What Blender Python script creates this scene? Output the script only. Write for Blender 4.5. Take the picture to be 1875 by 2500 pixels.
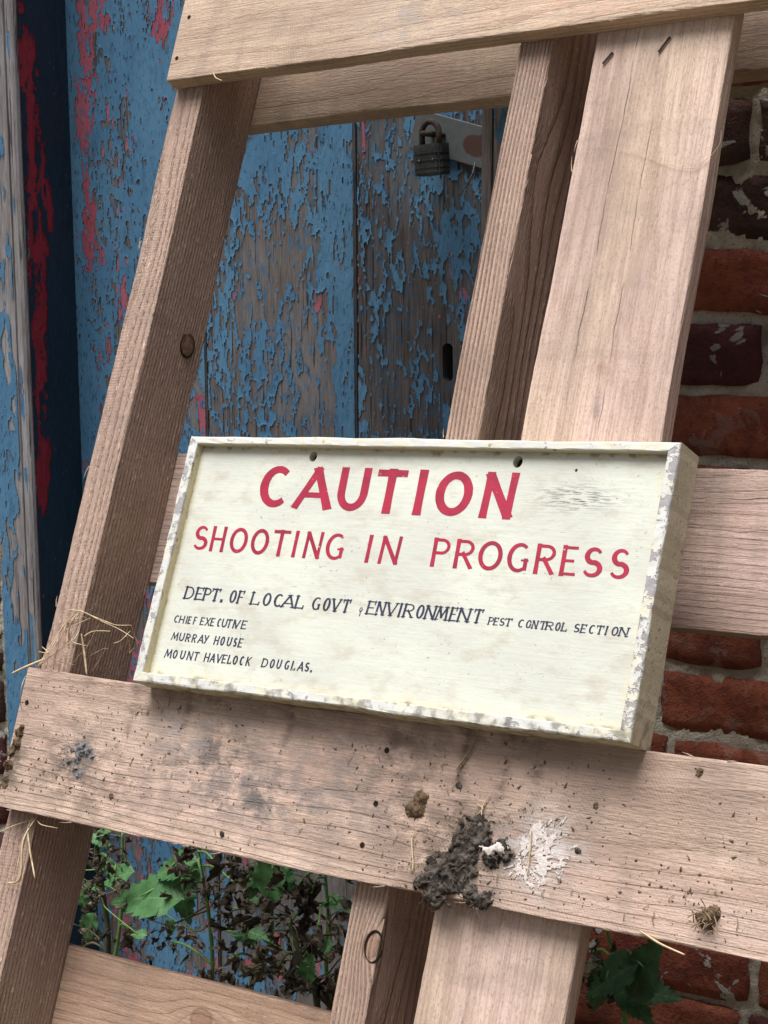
import bpy, bmesh, math, random, json
import numpy as np
from mathutils import Matrix, Vector

for o in list(bpy.data.objects): bpy.data.objects.remove(o)
scene = bpy.context.scene
R = math.radians

# ------------------------------------------------------------------ camera, sky, sun, exposure
CAM=(0.88455,-1.67608,1.23368)
RC=[[0.85549, -0.08299, 0.51113], [0.51779, 0.14707, -0.84277], [-0.00523, 0.98564, 0.16879]]
LENS=59.1972
TP=(-0.16451,-0.41942,0.82391)
MP=[[0.99723, -0.02297, -0.07081], [-0.05531, 0.40805, -0.91128], [0.04982, 0.91267, 0.40564]]
SRS=[[0.99996, -0.00425, -0.00735], [0.00448, 0.99947, 0.03223], [0.00721, -0.03226, 0.99945]]
SO=[0.04823, -0.03851, 0.04817]

cam_d = bpy.data.cameras.new('camera'); cam = bpy.data.objects.new('camera', cam_d)
scene.collection.objects.link(cam); scene.camera = cam
m4 = Matrix(RC).to_4x4(); m4.translation = CAM; cam.matrix_world = m4
cam_d.sensor_fit = 'VERTICAL'; cam_d.sensor_height = 36; cam_d.lens = LENS
cam_d.clip_start = .02; cam_d.clip_end = 200
try:
    cy = scene.cycles; cy.max_bounces = 5; cy.diffuse_bounces = 3; cy.glossy_bounces = 2; cy.transmission_bounces = 2; cy.transparent_max_bounces = 4
except Exception: pass
scene.render.resolution_x = 768; scene.render.resolution_y = 1024

SUN_EL, SUN_AZ = R(75), R(-35)         # azimuth: from -Y (behind the camera) towards -X
sdir = Vector((math.sin(SUN_AZ)*math.cos(SUN_EL), -math.cos(SUN_AZ)*math.cos(SUN_EL), math.sin(SUN_EL)))
world = bpy.data.worlds.new('World'); scene.world = world; world.use_nodes = True
wn = world.node_tree; wn.nodes.clear()
sky = wn.nodes.new('ShaderNodeTexSky'); sky.sky_type = 'NISHITA'; sky.sun_disc = False
sky.sun_elevation = SUN_EL; sky.sun_rotation = math.atan2(sdir.x, sdir.y)
sky.air_density = 1.0; sky.dust_density = 6.0; sky.ozone_density = 1.0
hs = wn.nodes.new('ShaderNodeHueSaturation'); hs.inputs['Saturation'].default_value = .5
bg = wn.nodes.new('ShaderNodeBackground'); bg.inputs['Strength'].default_value = .05
wo = wn.nodes.new('ShaderNodeOutputWorld')
wn.links.new(sky.outputs[0], hs.inputs['Color']); wn.links.new(hs.outputs[0], bg.inputs['Color']); wn.links.new(bg.outputs[0], wo.inputs['Surface'])
sl = bpy.data.lights.new('sun', 'SUN'); sl.energy = 2.4; sl.angle = R(42); sl.color = (1, .985, .965)
so_ = bpy.data.objects.new('sun', sl); scene.collection.objects.link(so_); so_.location = (0, -3, 6)
so_.rotation_euler = sdir.to_track_quat('Z', 'Y').to_euler()
vs = scene.view_settings; vs.view_transform = 'Standard'; vs.look = 'None'; vs.exposure = 1.15; vs.gamma = 1

D=json.loads(r"""{"text":{"caution":[["C",0.09446,0.17833,0.12857,0.17819,0.09297,0.22072,0.12731,0.22054],["A",0.1357,0.17816,0.17948,0.17798,0.13449,0.2205,0.17856,0.22026],["U",0.18478,0.17796,0.21845,0.17783,0.1839,0.22023,0.21779,0.22005],["T",0.22531,0.1778,0.25834,0.17767,0.2247,0.22001,0.25795,0.21983],["I",0.27015,0.17762,0.2793,0.17758,0.26984,0.21977,0.27905,0.21972],["O",0.29111,0.17754,0.32834,0.17739,0.29093,0.21966,0.32841,0.21945],["N",0.33865,0.17734,0.37183,0.17721,0.3388,0.2194,0.37219,0.21922]],"shooting":[["S",0.02697,0.13302,0.04428,0.1329,0.02645,0.158,0.04382,0.15795],["H",0.04836,0.13287,0.06541,0.13274,0.04792,0.15794,0.06503,0.15789],["O",0.07177,0.13269,0.09266,0.13254,0.07141,0.15788,0.09237,0.15782],["O",0.09742,0.13251,0.11808,0.13236,0.09716,0.15781,0.1179,0.15775],["T",0.12211,0.13233,0.14194,0.13218,0.12194,0.15774,0.14184,0.15769],["I",0.14748,0.13214,0.15142,0.13211,0.1474,0.15767,0.15136,0.15766],["N",0.16006,0.13205,0.1798,0.1319,0.16004,0.15764,0.17985,0.15759],["G",0.18473,0.13187,0.20517,0.13172,0.1848,0.15757,0.20532,0.15752],["I",0.22991,0.13153,0.23436,0.1315,0.23016,0.15745,0.23462,0.15744],["N",0.24424,0.13143,0.26581,0.13127,0.24454,0.15741,0.26619,0.15736]],"progress":[["P",0.29984,0.13178,0.31767,0.13168,0.29917,0.15817,0.31708,0.15808],["R",0.32322,0.13165,0.34201,0.13155,0.32265,0.15805,0.34153,0.15795],["O",0.34688,0.13152,0.37025,0.13139,0.34642,0.15793,0.36989,0.1578],["G",0.37543,0.13136,0.39621,0.13124,0.37509,0.15778,0.39596,0.15767],["R",0.40224,0.13121,0.42096,0.13111,0.40202,0.15764,0.42082,0.15754],["E",0.4266,0.13108,0.44152,0.13099,0.42649,0.15751,0.44147,0.15743],["S",0.44706,0.13096,0.46498,0.13086,0.44704,0.1574,0.46504,0.15731],["S",0.47158,0.13082,0.48901,0.13073,0.47167,0.15728,0.48917,0.15719]],"dept":[["D",0.03065,0.08439,0.04235,0.08439,0.03171,0.09772,0.04343,0.09769],["E",0.0442,0.08439,0.05368,0.08439,0.04528,0.09769,0.05477,0.09766],["P",0.0541,0.08439,0.06295,0.08439,0.05519,0.09766,0.06405,0.09764],["T",0.06323,0.08439,0.07438,0.08439,0.06433,0.09764,0.0755,0.09761],[".",0.07647,0.08439,0.07854,0.08439,0.07758,0.0976,0.07967,0.0976],["O",0.08628,0.08439,0.09396,0.08439,0.08741,0.09757,0.09511,0.09755],["F",0.09574,0.08439,0.10324,0.08439,0.09689,0.09755,0.1044,0.09753],["L",0.11178,0.08439,0.12282,0.08439,0.11295,0.09751,0.124,0.09748],["O",0.12603,0.08439,0.13523,0.08439,0.12722,0.09747,0.13642,0.09744],["C",0.13894,0.08439,0.14832,0.08439,0.14014,0.09743,0.14953,0.09741],["A",0.14779,0.08439,0.1631,0.08439,0.149,0.09741,0.16433,0.09737],["L",0.16375,0.08439,0.17411,0.08439,0.16498,0.09737,0.17535,0.09734],["G",0.1826,0.0844,0.19193,0.0844,0.18385,0.09732,0.19319,0.09729],["O",0.19498,0.0844,0.20258,0.0844,0.19625,0.09728,0.20386,0.09726],["V",0.20372,0.0844,0.21415,0.0844,0.20499,0.09726,0.21544,0.09723],["T",0.21578,0.0844,0.22475,0.0844,0.21707,0.09723,0.22605,0.0972]],"env":[["&",0.23518,0.08463,0.23951,0.08464,0.23586,0.09123,0.24019,0.09124],["E",0.24286,0.08465,0.25193,0.08469,0.24422,0.09771,0.2533,0.09774],["N",0.25288,0.08469,0.26235,0.08472,0.25425,0.09774,0.26373,0.09777],["V",0.26301,0.08472,0.27474,0.08477,0.26439,0.09777,0.27614,0.09781],["I",0.2753,0.08477,0.28061,0.08479,0.2767,0.09781,0.28202,0.09782],["R",0.28173,0.08479,0.29218,0.08483,0.28314,0.09783,0.29361,0.09786],["O",0.29513,0.08484,0.30274,0.08486,0.29656,0.09787,0.30418,0.09789],["N",0.30383,0.08487,0.31474,0.08491,0.30528,0.09789,0.3162,0.09792],["M",0.31502,0.08491,0.32718,0.08495,0.31648,0.09792,0.32865,0.09796],["E",0.32915,0.08496,0.33611,0.08498,0.33063,0.09797,0.3376,0.09799],["N",0.33718,0.08499,0.34939,0.08503,0.33867,0.09799,0.3509,0.09803],["T",0.35203,0.08504,0.36166,0.08507,0.35354,0.09803,0.36319,0.09806]],"pest":[["P",0.36815,0.08488,0.37335,0.08487,0.36898,0.09193,0.37419,0.09196],["E",0.37354,0.08487,0.37805,0.08486,0.37439,0.09196,0.3789,0.09198],["S",0.37901,0.08485,0.38407,0.08484,0.37986,0.09199,0.38493,0.09202],["T",0.38378,0.08484,0.39119,0.08482,0.38464,0.09201,0.39207,0.09205],["C",0.39715,0.08481,0.40213,0.0848,0.39803,0.09209,0.40303,0.09211],["O",0.40448,0.08479,0.40934,0.08478,0.40538,0.09213,0.41025,0.09215],["N",0.40999,0.08478,0.41558,0.08476,0.4109,0.09216,0.41649,0.09219],["T",0.41715,0.08476,0.42344,0.08474,0.41807,0.09219,0.42437,0.09223],["R",0.42298,0.08474,0.42988,0.08473,0.42391,0.09223,0.43083,0.09226],["O",0.4319,0.08472,0.43656,0.08471,0.43285,0.09227,0.43752,0.0923],["L",0.43766,0.08471,0.44311,0.08469,0.43861,0.09231,0.44408,0.09233],["S",0.449,0.08468,0.45422,0.08467,0.44998,0.09237,0.45521,0.09239],["E",0.45512,0.08467,0.46041,0.08465,0.45611,0.0924,0.46141,0.09243],["C",0.46273,0.08465,0.46781,0.08463,0.46374,0.09244,0.46883,0.09247],["T",0.46879,0.08463,0.47578,0.08461,0.46981,0.09247,0.47681,0.09251],["I",0.47622,0.08461,0.48019,0.0846,0.47726,0.09251,0.48123,0.09254],["O",0.48291,0.0846,0.48869,0.08458,0.48396,0.09255,0.48975,0.09258],["N",0.48939,0.08458,0.49765,0.08456,0.49045,0.09259,0.49872,0.09263]],"chief":[["C",0.02557,0.06111,0.03094,0.0611,0.02615,0.06841,0.03152,0.06849],["H",0.03181,0.0611,0.03814,0.06109,0.0324,0.0685,0.03874,0.06859],["I",0.04,0.06109,0.0421,0.06109,0.0406,0.06862,0.04271,0.06865],["E",0.04272,0.06108,0.04666,0.06108,0.04333,0.06866,0.04728,0.06872],["F",0.04949,0.06107,0.05317,0.06107,0.05012,0.06876,0.05381,0.06881],["E",0.05782,0.06106,0.06294,0.06106,0.05847,0.06888,0.0636,0.06896],["X",0.06416,0.06105,0.06986,0.06104,0.06482,0.06897,0.07053,0.06906],["E",0.07059,0.06104,0.07542,0.06104,0.07126,0.06907,0.07611,0.06914],["C",0.07891,0.06103,0.08264,0.06103,0.07961,0.06919,0.08334,0.06924],["U",0.08419,0.06102,0.09029,0.06101,0.0849,0.06927,0.09101,0.06936],["T",0.08969,0.06102,0.09648,0.06101,0.09041,0.06935,0.09722,0.06945],["I",0.0966,0.06101,0.10039,0.061,0.09734,0.06945,0.10114,0.0695],["V",0.09838,0.061,0.10583,0.06099,0.09912,0.06947,0.10659,0.06958],["E",0.1076,0.06099,0.11394,0.06098,0.10836,0.06961,0.11472,0.0697]],"murray":[["M",0.02717,0.04405,0.03551,0.04403,0.02779,0.0519,0.03615,0.05199],["U",0.03675,0.04402,0.04294,0.044,0.03739,0.052,0.04359,0.05207],["R",0.04491,0.04399,0.05032,0.04398,0.04557,0.05209,0.051,0.05215],["R",0.05278,0.04397,0.05792,0.04395,0.05345,0.05217,0.0586,0.05223],["A",0.06011,0.04394,0.06741,0.04392,0.0608,0.05225,0.06812,0.05233],["Y",0.06705,0.04392,0.07261,0.0439,0.06775,0.05232,0.07333,0.05238],["H",0.07984,0.04388,0.08548,0.04386,0.08058,0.05246,0.08623,0.05252],["O",0.08752,0.04385,0.09241,0.04384,0.08827,0.05254,0.09317,0.05259],["U",0.09526,0.04383,0.10072,0.04381,0.09603,0.05262,0.1015,0.05268],["S",0.10308,0.0438,0.10709,0.04379,0.10387,0.05271,0.10789,0.05275],["E",0.10886,0.04378,0.11391,0.04377,0.10966,0.05277,0.11472,0.05282]],"mount":[["M",0.02378,0.02666,0.03272,0.02675,0.02446,0.03524,0.03341,0.03535],["O",0.03408,0.02676,0.03951,0.02682,0.03477,0.03536,0.04021,0.03542],["U",0.0432,0.02686,0.04896,0.02692,0.0439,0.03547,0.04967,0.03553],["N",0.05177,0.02695,0.05847,0.02702,0.05248,0.03557,0.05919,0.03564],["T",0.05944,0.02703,0.0661,0.0271,0.06016,0.03565,0.06683,0.03573],["H",0.07273,0.02717,0.07885,0.02724,0.07347,0.03581,0.07959,0.03588],["A",0.07993,0.02725,0.08614,0.02731,0.08067,0.03589,0.08688,0.03596],["V",0.08709,0.02732,0.09362,0.02739,0.08784,0.03597,0.09437,0.03605],["E",0.09409,0.0274,0.09952,0.02745,0.09485,0.03605,0.10029,0.03612],["L",0.10094,0.02747,0.10588,0.02752,0.1017,0.03613,0.10665,0.03619],["O",0.10717,0.02753,0.11255,0.02759,0.10794,0.03621,0.11333,0.03627],["C",0.11547,0.02762,0.11989,0.02767,0.11625,0.0363,0.12067,0.03635],["K",0.12267,0.0277,0.128,0.02775,0.12346,0.03638,0.12879,0.03645],["D",0.14087,0.02789,0.14805,0.02796,0.14167,0.03659,0.14887,0.03668],["O",0.15044,0.02799,0.15543,0.02804,0.15126,0.0367,0.15625,0.03676],["U",0.15803,0.02807,0.16332,0.02812,0.15885,0.03679,0.16415,0.03685],["G",0.16725,0.02816,0.1724,0.02822,0.16809,0.0369,0.17324,0.03696],["L",0.17486,0.02824,0.17986,0.0283,0.1757,0.03699,0.18071,0.03704],["A",0.18186,0.02832,0.18872,0.02839,0.18271,0.03707,0.18958,0.03715],["S",0.18982,0.0284,0.19477,0.02845,0.19068,0.03716,0.19564,0.03722],[".",0.19697,0.02848,0.19861,0.02849,0.19784,0.03724,0.19948,0.03726]]},"mud":{"big":[[0.43,-0.1221,0.022],[0.4262,-0.1328,0.02],[0.4248,-0.1447,0.02],[0.4105,-0.152,0.02],[0.4055,-0.1663,0.026],[0.4002,-0.1789,0.018],[0.4209,-0.1637,0.02],[0.4462,-0.1728,0.014],[0.4346,-0.1731,0.016],[0.4475,-0.1412,0.012],[0.4555,-0.1333,0.012],[0.4602,-0.1375,0.008],[0.3923,-0.1515,0.008],[0.3868,-0.1727,0.01],[0.4214,-0.1285,0.016],[0.4265,-0.1528,0.018]],"lime":[0.4834,-0.13,0.0196],"lump":[0.3671,-0.1125,0.0196],"tuft":[0.6379,-0.1563,0.0196],"grey":[-0.0256,-0.1174,0.0196],"end":[[-0.1119,-0.102,0.0196],[-0.113,-0.1147,0.0196],[-0.116,-0.1233,0.0196],[-0.1159,-0.1378,0.0196],[-0.1165,-0.1503,0.0196],[-0.1167,-0.1565,0.0196]],"pellets":[[0.5323,-0.0862],[0.4049,-0.0873],[0.4192,-0.0891],[0.4223,-0.0945],[0.4535,-0.0942],[0.2493,-0.1437],[0.0282,-0.1481],[0.0942,-0.1371],[0.1511,-0.1629],[0.1695,-0.1632],[0.0628,-0.1083],[0.4877,-0.1812],[0.4597,-0.1639],[0.5236,-0.1237],[0.6144,-0.0491],[0.2575,-0.1421],[-0.0811,-0.039],[0.338,-0.0797],[0.3468,-0.0758],[-0.0247,-0.1382],[-0.0808,-0.1476],[-0.034,-0.1614],[0.0586,-0.1116],[0.3536,-0.0777],[0.5707,-0.0718]],"holes":[[-0.1104,-0.0726],[0.327,-0.1136],[0.3212,-0.1499],[0.328,-0.0675]]},"Aholes":[[-0.1068,0.6921],[-0.1109,0.643]],"staples":[[[0.4098,0.5837,0.0005],[0.4176,0.5939,0.0005]],[[0.4649,0.5889,0.0005],[0.4735,0.6025,0.0005]]],"hair":[[0.4085,0.5021,0.002],[0.4372,0.4963,0.002],[0.4628,0.4889,0.002],[0.4886,0.4777,0.002],[0.5051,0.4724,0.002],[0.5196,0.4705,0.002],[0.5274,0.4768,0.002],[0.5351,0.4818,0.004],[0.5401,0.491,0.004],[0.5396,0.5034,0.004]],"straw":[[[-0.1331,-0.0464,0.027],[-0.1051,-0.0388,0.0366],[-0.0889,-0.029,0.0322]],[[-0.1039,-0.0336,0.0206],[-0.1043,-0.0126,0.0094],[-0.1004,0.012,0.002],[-0.0795,0.0271,0.0092],[-0.0614,0.0246,0.0205]],[[-0.059,0.0028,0.0183],[-0.0478,-0.0159,0.0199],[-0.0265,-0.0382,0.0319]],[[-0.0911,0.0268,0.0122],[-0.0603,0.0245,0.0217],[-0.036,0.0176,0.017],[-0.021,0.0129,0.005],[-0.0028,0.0063,0.0032]],[[-0.1065,-0.0363,0.0205],[-0.1066,-0.0115,0.0093],[-0.0986,0.0172,0.002],[-0.081,0.0269,0.0094]],[[-0.1068,-0.0241,0.0032],[-0.0888,-0.0265,0.0051],[-0.0598,-0.0287,0.0171]],[[-0.0688,0.0073,0.0123],[-0.0647,-0.0043,0.0217],[-0.0845,-0.0149,0.0169],[-0.1147,-0.0264,0.0049],[-0.1198,-0.0316,0.0033]],[[-0.0697,0.024,0.0205],[-0.0657,0.0201,0.0091],[-0.0693,0.0214,0.002],[-0.0767,0.0135,0.0095],[-0.0831,0.003,0.0207]],[[-0.0479,-0.0315,0.0031],[-0.0402,-0.0207,0.0052],[-0.0248,-0.0127,0.0172]],[[-0.0693,0.0259,0.0125],[-0.0267,0.0173,0.0218],[-0.0162,0.0156,0.0167],[-0.0084,0.0189,0.0048]],[[0.0061,0.0166,0.0204],[0.0022,0.0091,0.009],[0.004,0.001,0.002]],[[-0.0772,-0.0263,0.003],[-0.0678,-0.0172,0.0053],[-0.0486,-0.0106,0.0174],[-0.0354,0.0129,0.0216]],[[-0.1123,-0.047,0.0277],[-0.1051,-0.0567,0.0368],[-0.1087,-0.0695,0.0316],[-0.1158,-0.0804,0.0197]],[[-0.0783,0.0134,0.0203],[-0.0847,0.0017,0.0088],[-0.085,-0.0043,0.002],[-0.0566,-0.0072,0.0099]],[[-0.0959,-0.013,0.003],[-0.0879,-0.0228,0.0054],[-0.0676,-0.0344,0.0175]],[[-0.0192,-0.0021,0.0128],[-0.0021,-0.0001,0.0218],[0.0026,0.0111,0.0164]],[[-0.0527,0.0007,0.0202],[-0.0525,0.0082,0.0086],[-0.0362,0.011,0.002]],[[-0.078,0.0249,0.0029],[-0.0834,0.0013,0.0056],[-0.0866,-0.0165,0.0177],[-0.1026,-0.0349,0.0215]],[[-0.0767,0.0239,0.013],[-0.0722,0.0148,0.0219],[-0.0789,0.0031,0.0163],[-0.0845,-0.0123,0.0044]],[[0.0027,0.0055,0.0201],[-0.0009,-0.0008,0.0085],[-0.0052,-0.0083,0.002],[0.0063,-0.0041,0.0102]],[[-0.0568,-0.0169,0.0028],[-0.0386,-0.0084,0.0057],[-0.0193,-0.0086,0.0178]],[[-0.1174,-0.0196,0.0132],[-0.0948,-0.0206,0.0219],[-0.111,-0.0146,0.0161]]],"straw2":[[[-0.0717,-0.1822,0.01],[-0.0759,-0.2064,0.0158],[-0.0719,-0.2418,0.0131],[-0.0946,-0.2493,0.0059]],[[-0.0729,-0.1877,0.0152],[-0.0813,-0.2224,0.0085],[-0.0798,-0.2456,0.004],[-0.1044,-0.242,0.0083]],[[-0.08,-0.1828,0.0048],[-0.0825,-0.1971,0.0058],[-0.0522,-0.2385,0.013]],[[-0.0947,-0.2063,0.0101],[-0.0799,-0.2139,0.0158],[-0.0804,-0.2409,0.013]],[[-0.1107,-0.2024,0.0151],[-0.0977,-0.1927,0.0084],[-0.0788,-0.1837,0.004]],[[-0.0785,-0.1826,0.0047],[-0.0772,-0.2032,0.0058],[-0.0622,-0.2221,0.0131]],[[-0.0693,-0.1842,0.0102],[-0.0562,-0.1876,0.0158],[-0.0368,-0.1877,0.0129]]],"twig":[[0.4173,-0.0391,0.0226],[0.4131,-0.0547,0.0226],[0.4064,-0.0662,0.0226],[0.4025,-0.0745,0.0226],[0.4034,-0.0812,0.0226]],"bits":[[[0.3751,-0.1269,0.0216],[0.3704,-0.1373,0.0216],[0.376,-0.1577,0.0216],[0.3755,-0.1636,0.0216]],[[0.4368,-0.0911,0.0216],[0.4322,-0.1013,0.0216],[0.4326,-0.1089,0.0216]],[[0.4803,-0.1132,0.0216],[0.4821,-0.1278,0.0216],[0.4832,-0.1499,0.0216]],[[0.4264,-0.1002,0.0216],[0.4326,-0.1032,0.0216],[0.4272,-0.1096,0.0216]]],"splinter":[[0.5861,-0.1744,0.0216],[0.5954,-0.1779,0.0216],[0.6066,-0.1816,0.0216],[0.6251,-0.1853,0.0216]],"Asplinter":[[-0.0504,0.6172,0.0216],[-0.0452,0.6108,0.0216],[-0.0355,0.6064,0.0216]],"knots":{"legside":[-0.0805,0.3431,-0.0613],"W":[0.4627,0.2624,0.0],"mid":[0.3393,-0.2312,0.0],"E":[0.1057,-0.3375,-0.0864]},"plants":[{"stem":[[-0.4465,-0.12,0.4807],[-0.45,-0.12,0.4235],[-0.4562,-0.12,0.3527]],"green":1,"leaves":[[[-0.4366,-0.15,0.4342],0.055,200],[[-0.4957,-0.12,0.3967],0.03,150]],"dead":[[[-0.4368,-0.12,0.347],0.06]]},{"stem":[[-0.4214,-0.2,0.5159],[-0.4161,-0.2,0.4699],[-0.412,-0.2,0.4306],[-0.4077,-0.2,0.3612]],"green":0,"leaves":[[[-0.4571,-0.18,0.3701],0.045,250],[[-0.4069,-0.2,0.5163],0.035,30],[[-0.4462,-0.2,0.4233],0.035,300]],"dead":[[[-0.3935,-0.22,0.4299],0.06],[[-0.4263,-0.2,0.4702],0.05],[[-0.4462,-0.2,0.3584],0.05],[[-0.3986,-0.2,0.5062],0.05]]},{"stem":[[-0.3127,-0.14,0.4937],[-0.303,-0.14,0.4415],[-0.2972,-0.14,0.4001],[-0.2951,-0.14,0.3278]],"green":1,"leaves":[[[-0.3526,-0.2,0.4443],0.105,185],[[-0.3225,-0.18,0.4795],0.07,200],[[-0.3159,-0.15,0.4565],0.04,265],[[-0.3452,-0.16,0.4421],0.04,250],[[-0.3308,-0.15,0.4297],0.07,300]],"dead":[[[-0.3904,-0.1,0.3399],0.05],[[-0.2332,-0.2,0.5021],0.09],[[-0.2603,-0.2,0.4853],0.06],[[-0.2299,-0.18,0.48],0.06]]},{"stem":[[-0.1638,-0.18,0.5247],[-0.1774,-0.18,0.4863],[-0.1766,-0.18,0.4596],[-0.1802,-0.18,0.4136],[-0.2091,-0.18,0.3519]],"green":1,"leaves":[[[-0.1835,-0.2,0.5054],0.065,200],[[-0.1461,-0.22,0.5265],0.075,70],[[-0.1415,-0.2,0.5052],0.045,320],[[-0.1891,-0.2,0.4843],0.03,230]],"dead":[[[-0.2298,-0.2,0.4283],0.075],[[-0.2104,-0.22,0.4042],0.09],[[-0.2318,-0.15,0.4182],0.07]]},{"stem":[[-0.122,-0.15,0.5028],[-0.119,-0.15,0.4475],[-0.1222,-0.15,0.3971],[-0.1203,-0.15,0.3429]],"green":1,"leaves":[[[-0.1061,-0.15,0.4705],0.035,10],[[-0.2008,-0.2,0.4291],0.04,180]],"dead":[[[-0.1247,-0.22,0.4679],0.09],[[-0.0852,-0.22,0.4723],0.08],[[-0.1079,-0.2,0.4991],0.07],[[-0.084,-0.2,0.4476],0.09],[[-0.1277,-0.2,0.5015],0.06]]},{"stem":[[-0.1039,-0.25,0.4837],[-0.0946,-0.25,0.4602],[-0.0806,-0.25,0.427],[-0.0689,-0.25,0.3976]],"green":0,"leaves":[[[-0.0853,-0.25,0.4345],0.04,80]],"dead":[[[-0.0985,-0.28,0.4455],0.1],[[-0.1055,-0.26,0.423],0.08],[[-0.0638,-0.25,0.4203],0.08],[[-0.1729,-0.25,0.405],0.06],[[-0.0716,-0.2,0.4591],0.07]]},{"stem":[[0.2478,-0.2,0.536],[0.2563,-0.2,0.5067],[0.2661,-0.2,0.4803],[0.2695,-0.2,0.4419]],"green":1,"leaves":[[[0.304,-0.24,0.5247],0.075,70],[[0.2661,-0.24,0.5031],0.07,215],[[0.3067,-0.22,0.4907],0.06,15],[[0.2904,-0.22,0.4726],0.05,330],[[0.2384,-0.2,0.4657],0.05,250]],"dead":[[[0.2116,-0.15,0.4834],0.05],[[0.2621,-0.2,0.4846],0.045]]}],"bare":[[-0.3719,1.2067,0.03,0.05,-0.35],[-0.3217,1.2018,0.03,0.05,-0.35],[-0.3866,1.1235,0.04,0.06,-0.25],[-0.3367,1.0622,0.03,0.06,-0.3],[-0.2744,1.0542,0.02,0.06,-0.25],[-0.2875,1.0017,0.03,0.05,-0.2],[-0.4223,0.9947,0.04,0.05,-0.15],[-0.3204,1.2777,0.04,0.04,0.05],[-0.2478,1.2469,0.02,0.2,0.5],[-0.357,1.3187,0.06,0.04,0.2],[-0.4476,1.0473,0.02,0.1,0.25],[-0.3679,1.0925,0.04,0.03,0.3]],"red":[[-0.6617,1.5129,0.014,0.03],[-0.6294,1.5212,0.01,0.03],[-0.6565,1.4704,0.01,0.03],[-0.663,1.4069,0.012,0.04],[-0.6511,1.433,0.008,0.05],[-0.6609,1.3747,0.015,0.02],[-0.6727,1.3535,0.012,0.04],[-0.6636,1.3154,0.008,0.05],[-0.6584,1.2719,0.006,0.06],[-0.6573,1.2171,0.014,0.06],[-0.6035,1.1297,0.012,0.04],[-0.5304,1.5042,0.03,0.03],[-0.5246,1.4783,0.012,0.03],[-0.4696,0.9813,0.01,0.03]],"gap":[-0.5748,0.661,0.05,0.12,1.0],"reveal":[[0.0105,1.5159,0.008,0.01],[0.0192,1.4447,0.014,0.05],[0.0254,1.4191,0.012,0.05],[0.021,1.3718,0.012,0.04],[0.0268,1.3378,0.018,0.03],[0.0304,1.2928,0.016,0.03],[0.0374,1.2501,0.018,0.04],[0.0467,1.2447,0.008,0.04],[0.0225,1.1964,0.012,0.05],[0.0279,1.1529,0.01,0.04],[0.0271,1.0984,0.008,0.06],[0.0192,1.044,0.01,0.06],[0.027,0.999,0.005,0.04],[0.0272,0.932,0.008,0.05],[0.0167,0.8883,0.008,0.06]],"keyhole":[-0.1017,1.0684]}""")
rng = np.random.default_rng(7); random.seed(7)
COL = scene.collection

# ------------------------------------------------------------------ object helpers
def link(name, me, mat=None, parent=None, mw=None):
    o = bpy.data.objects.new(name, me); COL.objects.link(o)
    if mat is not None and me is not None: me.materials.append(mat)
    if parent is not None: o.parent = parent
    if mw is not None: o.matrix_local = mw
    return o
def tag(o, label=None, cat=None, group=None, kind=None):
    if label: o['label'] = label
    if cat: o['category'] = cat
    if group: o['group'] = group
    if kind: o['kind'] = kind
    return o
def empty(name, loc=(0,0,0), mw=None):
    o = bpy.data.objects.new(name, None); COL.objects.link(o); o.empty_display_size = .05
    if mw is not None: o.matrix_local = mw
    else: o.location = loc
    return o
def mesh(name, v, f, smooth=False):
    me = bpy.data.meshes.new(name); me.from_pydata([tuple(p) for p in v], [], f); me.update()
    if smooth: me.polygons.foreach_set('use_smooth', [True]*len(me.polygons))
    return me
def fast_quads(name, co, quads, smooth=True):
    me = bpy.data.meshes.new(name); n = len(quads)
    me.vertices.add(len(co)); me.vertices.foreach_set('co', np.ascontiguousarray(co, np.float32).ravel())
    me.loops.add(4*n); me.loops.foreach_set('vertex_index', np.ascontiguousarray(quads, np.int32).ravel())
    me.polygons.add(n); me.polygons.foreach_set('loop_start', np.arange(0, 4*n, 4, dtype=np.int32))
    me.update(calc_edges=True); me.validate()
    if smooth: me.polygons.foreach_set('use_smooth', np.ones(len(me.polygons), bool))
    return me
class MB:
    def __init__(s): s.v = []; s.f = []
    def add(s, v, f):
        k = len(s.v); s.v += [tuple(p) for p in v]; s.f += [tuple(i+k for i in q) for q in f]; return s
    def box(s, a, b, mat=None):
        x0,y0,z0 = a; x1,y1,z1 = b
        v = [Vector(p) for p in ((x0,y0,z0),(x1,y0,z0),(x1,y1,z0),(x0,y1,z0),(x0,y0,z1),(x1,y0,z1),(x1,y1,z1),(x0,y1,z1))]
        if mat: v = [mat @ p for p in v]
        return s.add(v, [(0,3,2,1),(4,5,6,7),(0,1,5,4),(1,2,6,5),(2,3,7,6),(3,0,4,7)])
    def tube(s, pts, rad, n=6, caps=True):
        pts = [Vector(p) for p in pts]; m = len(pts)
        rad = rad if hasattr(rad, '__len__') else [rad]*m
        v = []; f = []; up = Vector((.3,.2,.93))
        for i, p in enumerate(pts):
            t = (pts[min(i+1,m-1)] - pts[max(i-1,0)]).normalized()
            a = t.cross(up)
            if a.length < 1e-4: a = t.cross(Vector((1,0,0)))
            a.normalize(); b = t.cross(a); up = -b if False else up
            for k in range(n):
                th = 2*math.pi*k/n; v.append(p + (a*math.cos(th) + b*math.sin(th))*rad[i])
        for i in range(m-1):
            for k in range(n): f.append((i*n+k, i*n+(k+1)%n, (i+1)*n+(k+1)%n, (i+1)*n+k))
        if caps: f.append(tuple(range(n))[::-1]); f.append(tuple(range((m-1)*n, m*n)))
        return s.add(v, f)
    def build(s, name, mat, parent=None, mw=None, smooth=False):
        return link(name, mesh(name, s.v, s.f, smooth), mat, parent, mw)
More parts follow.
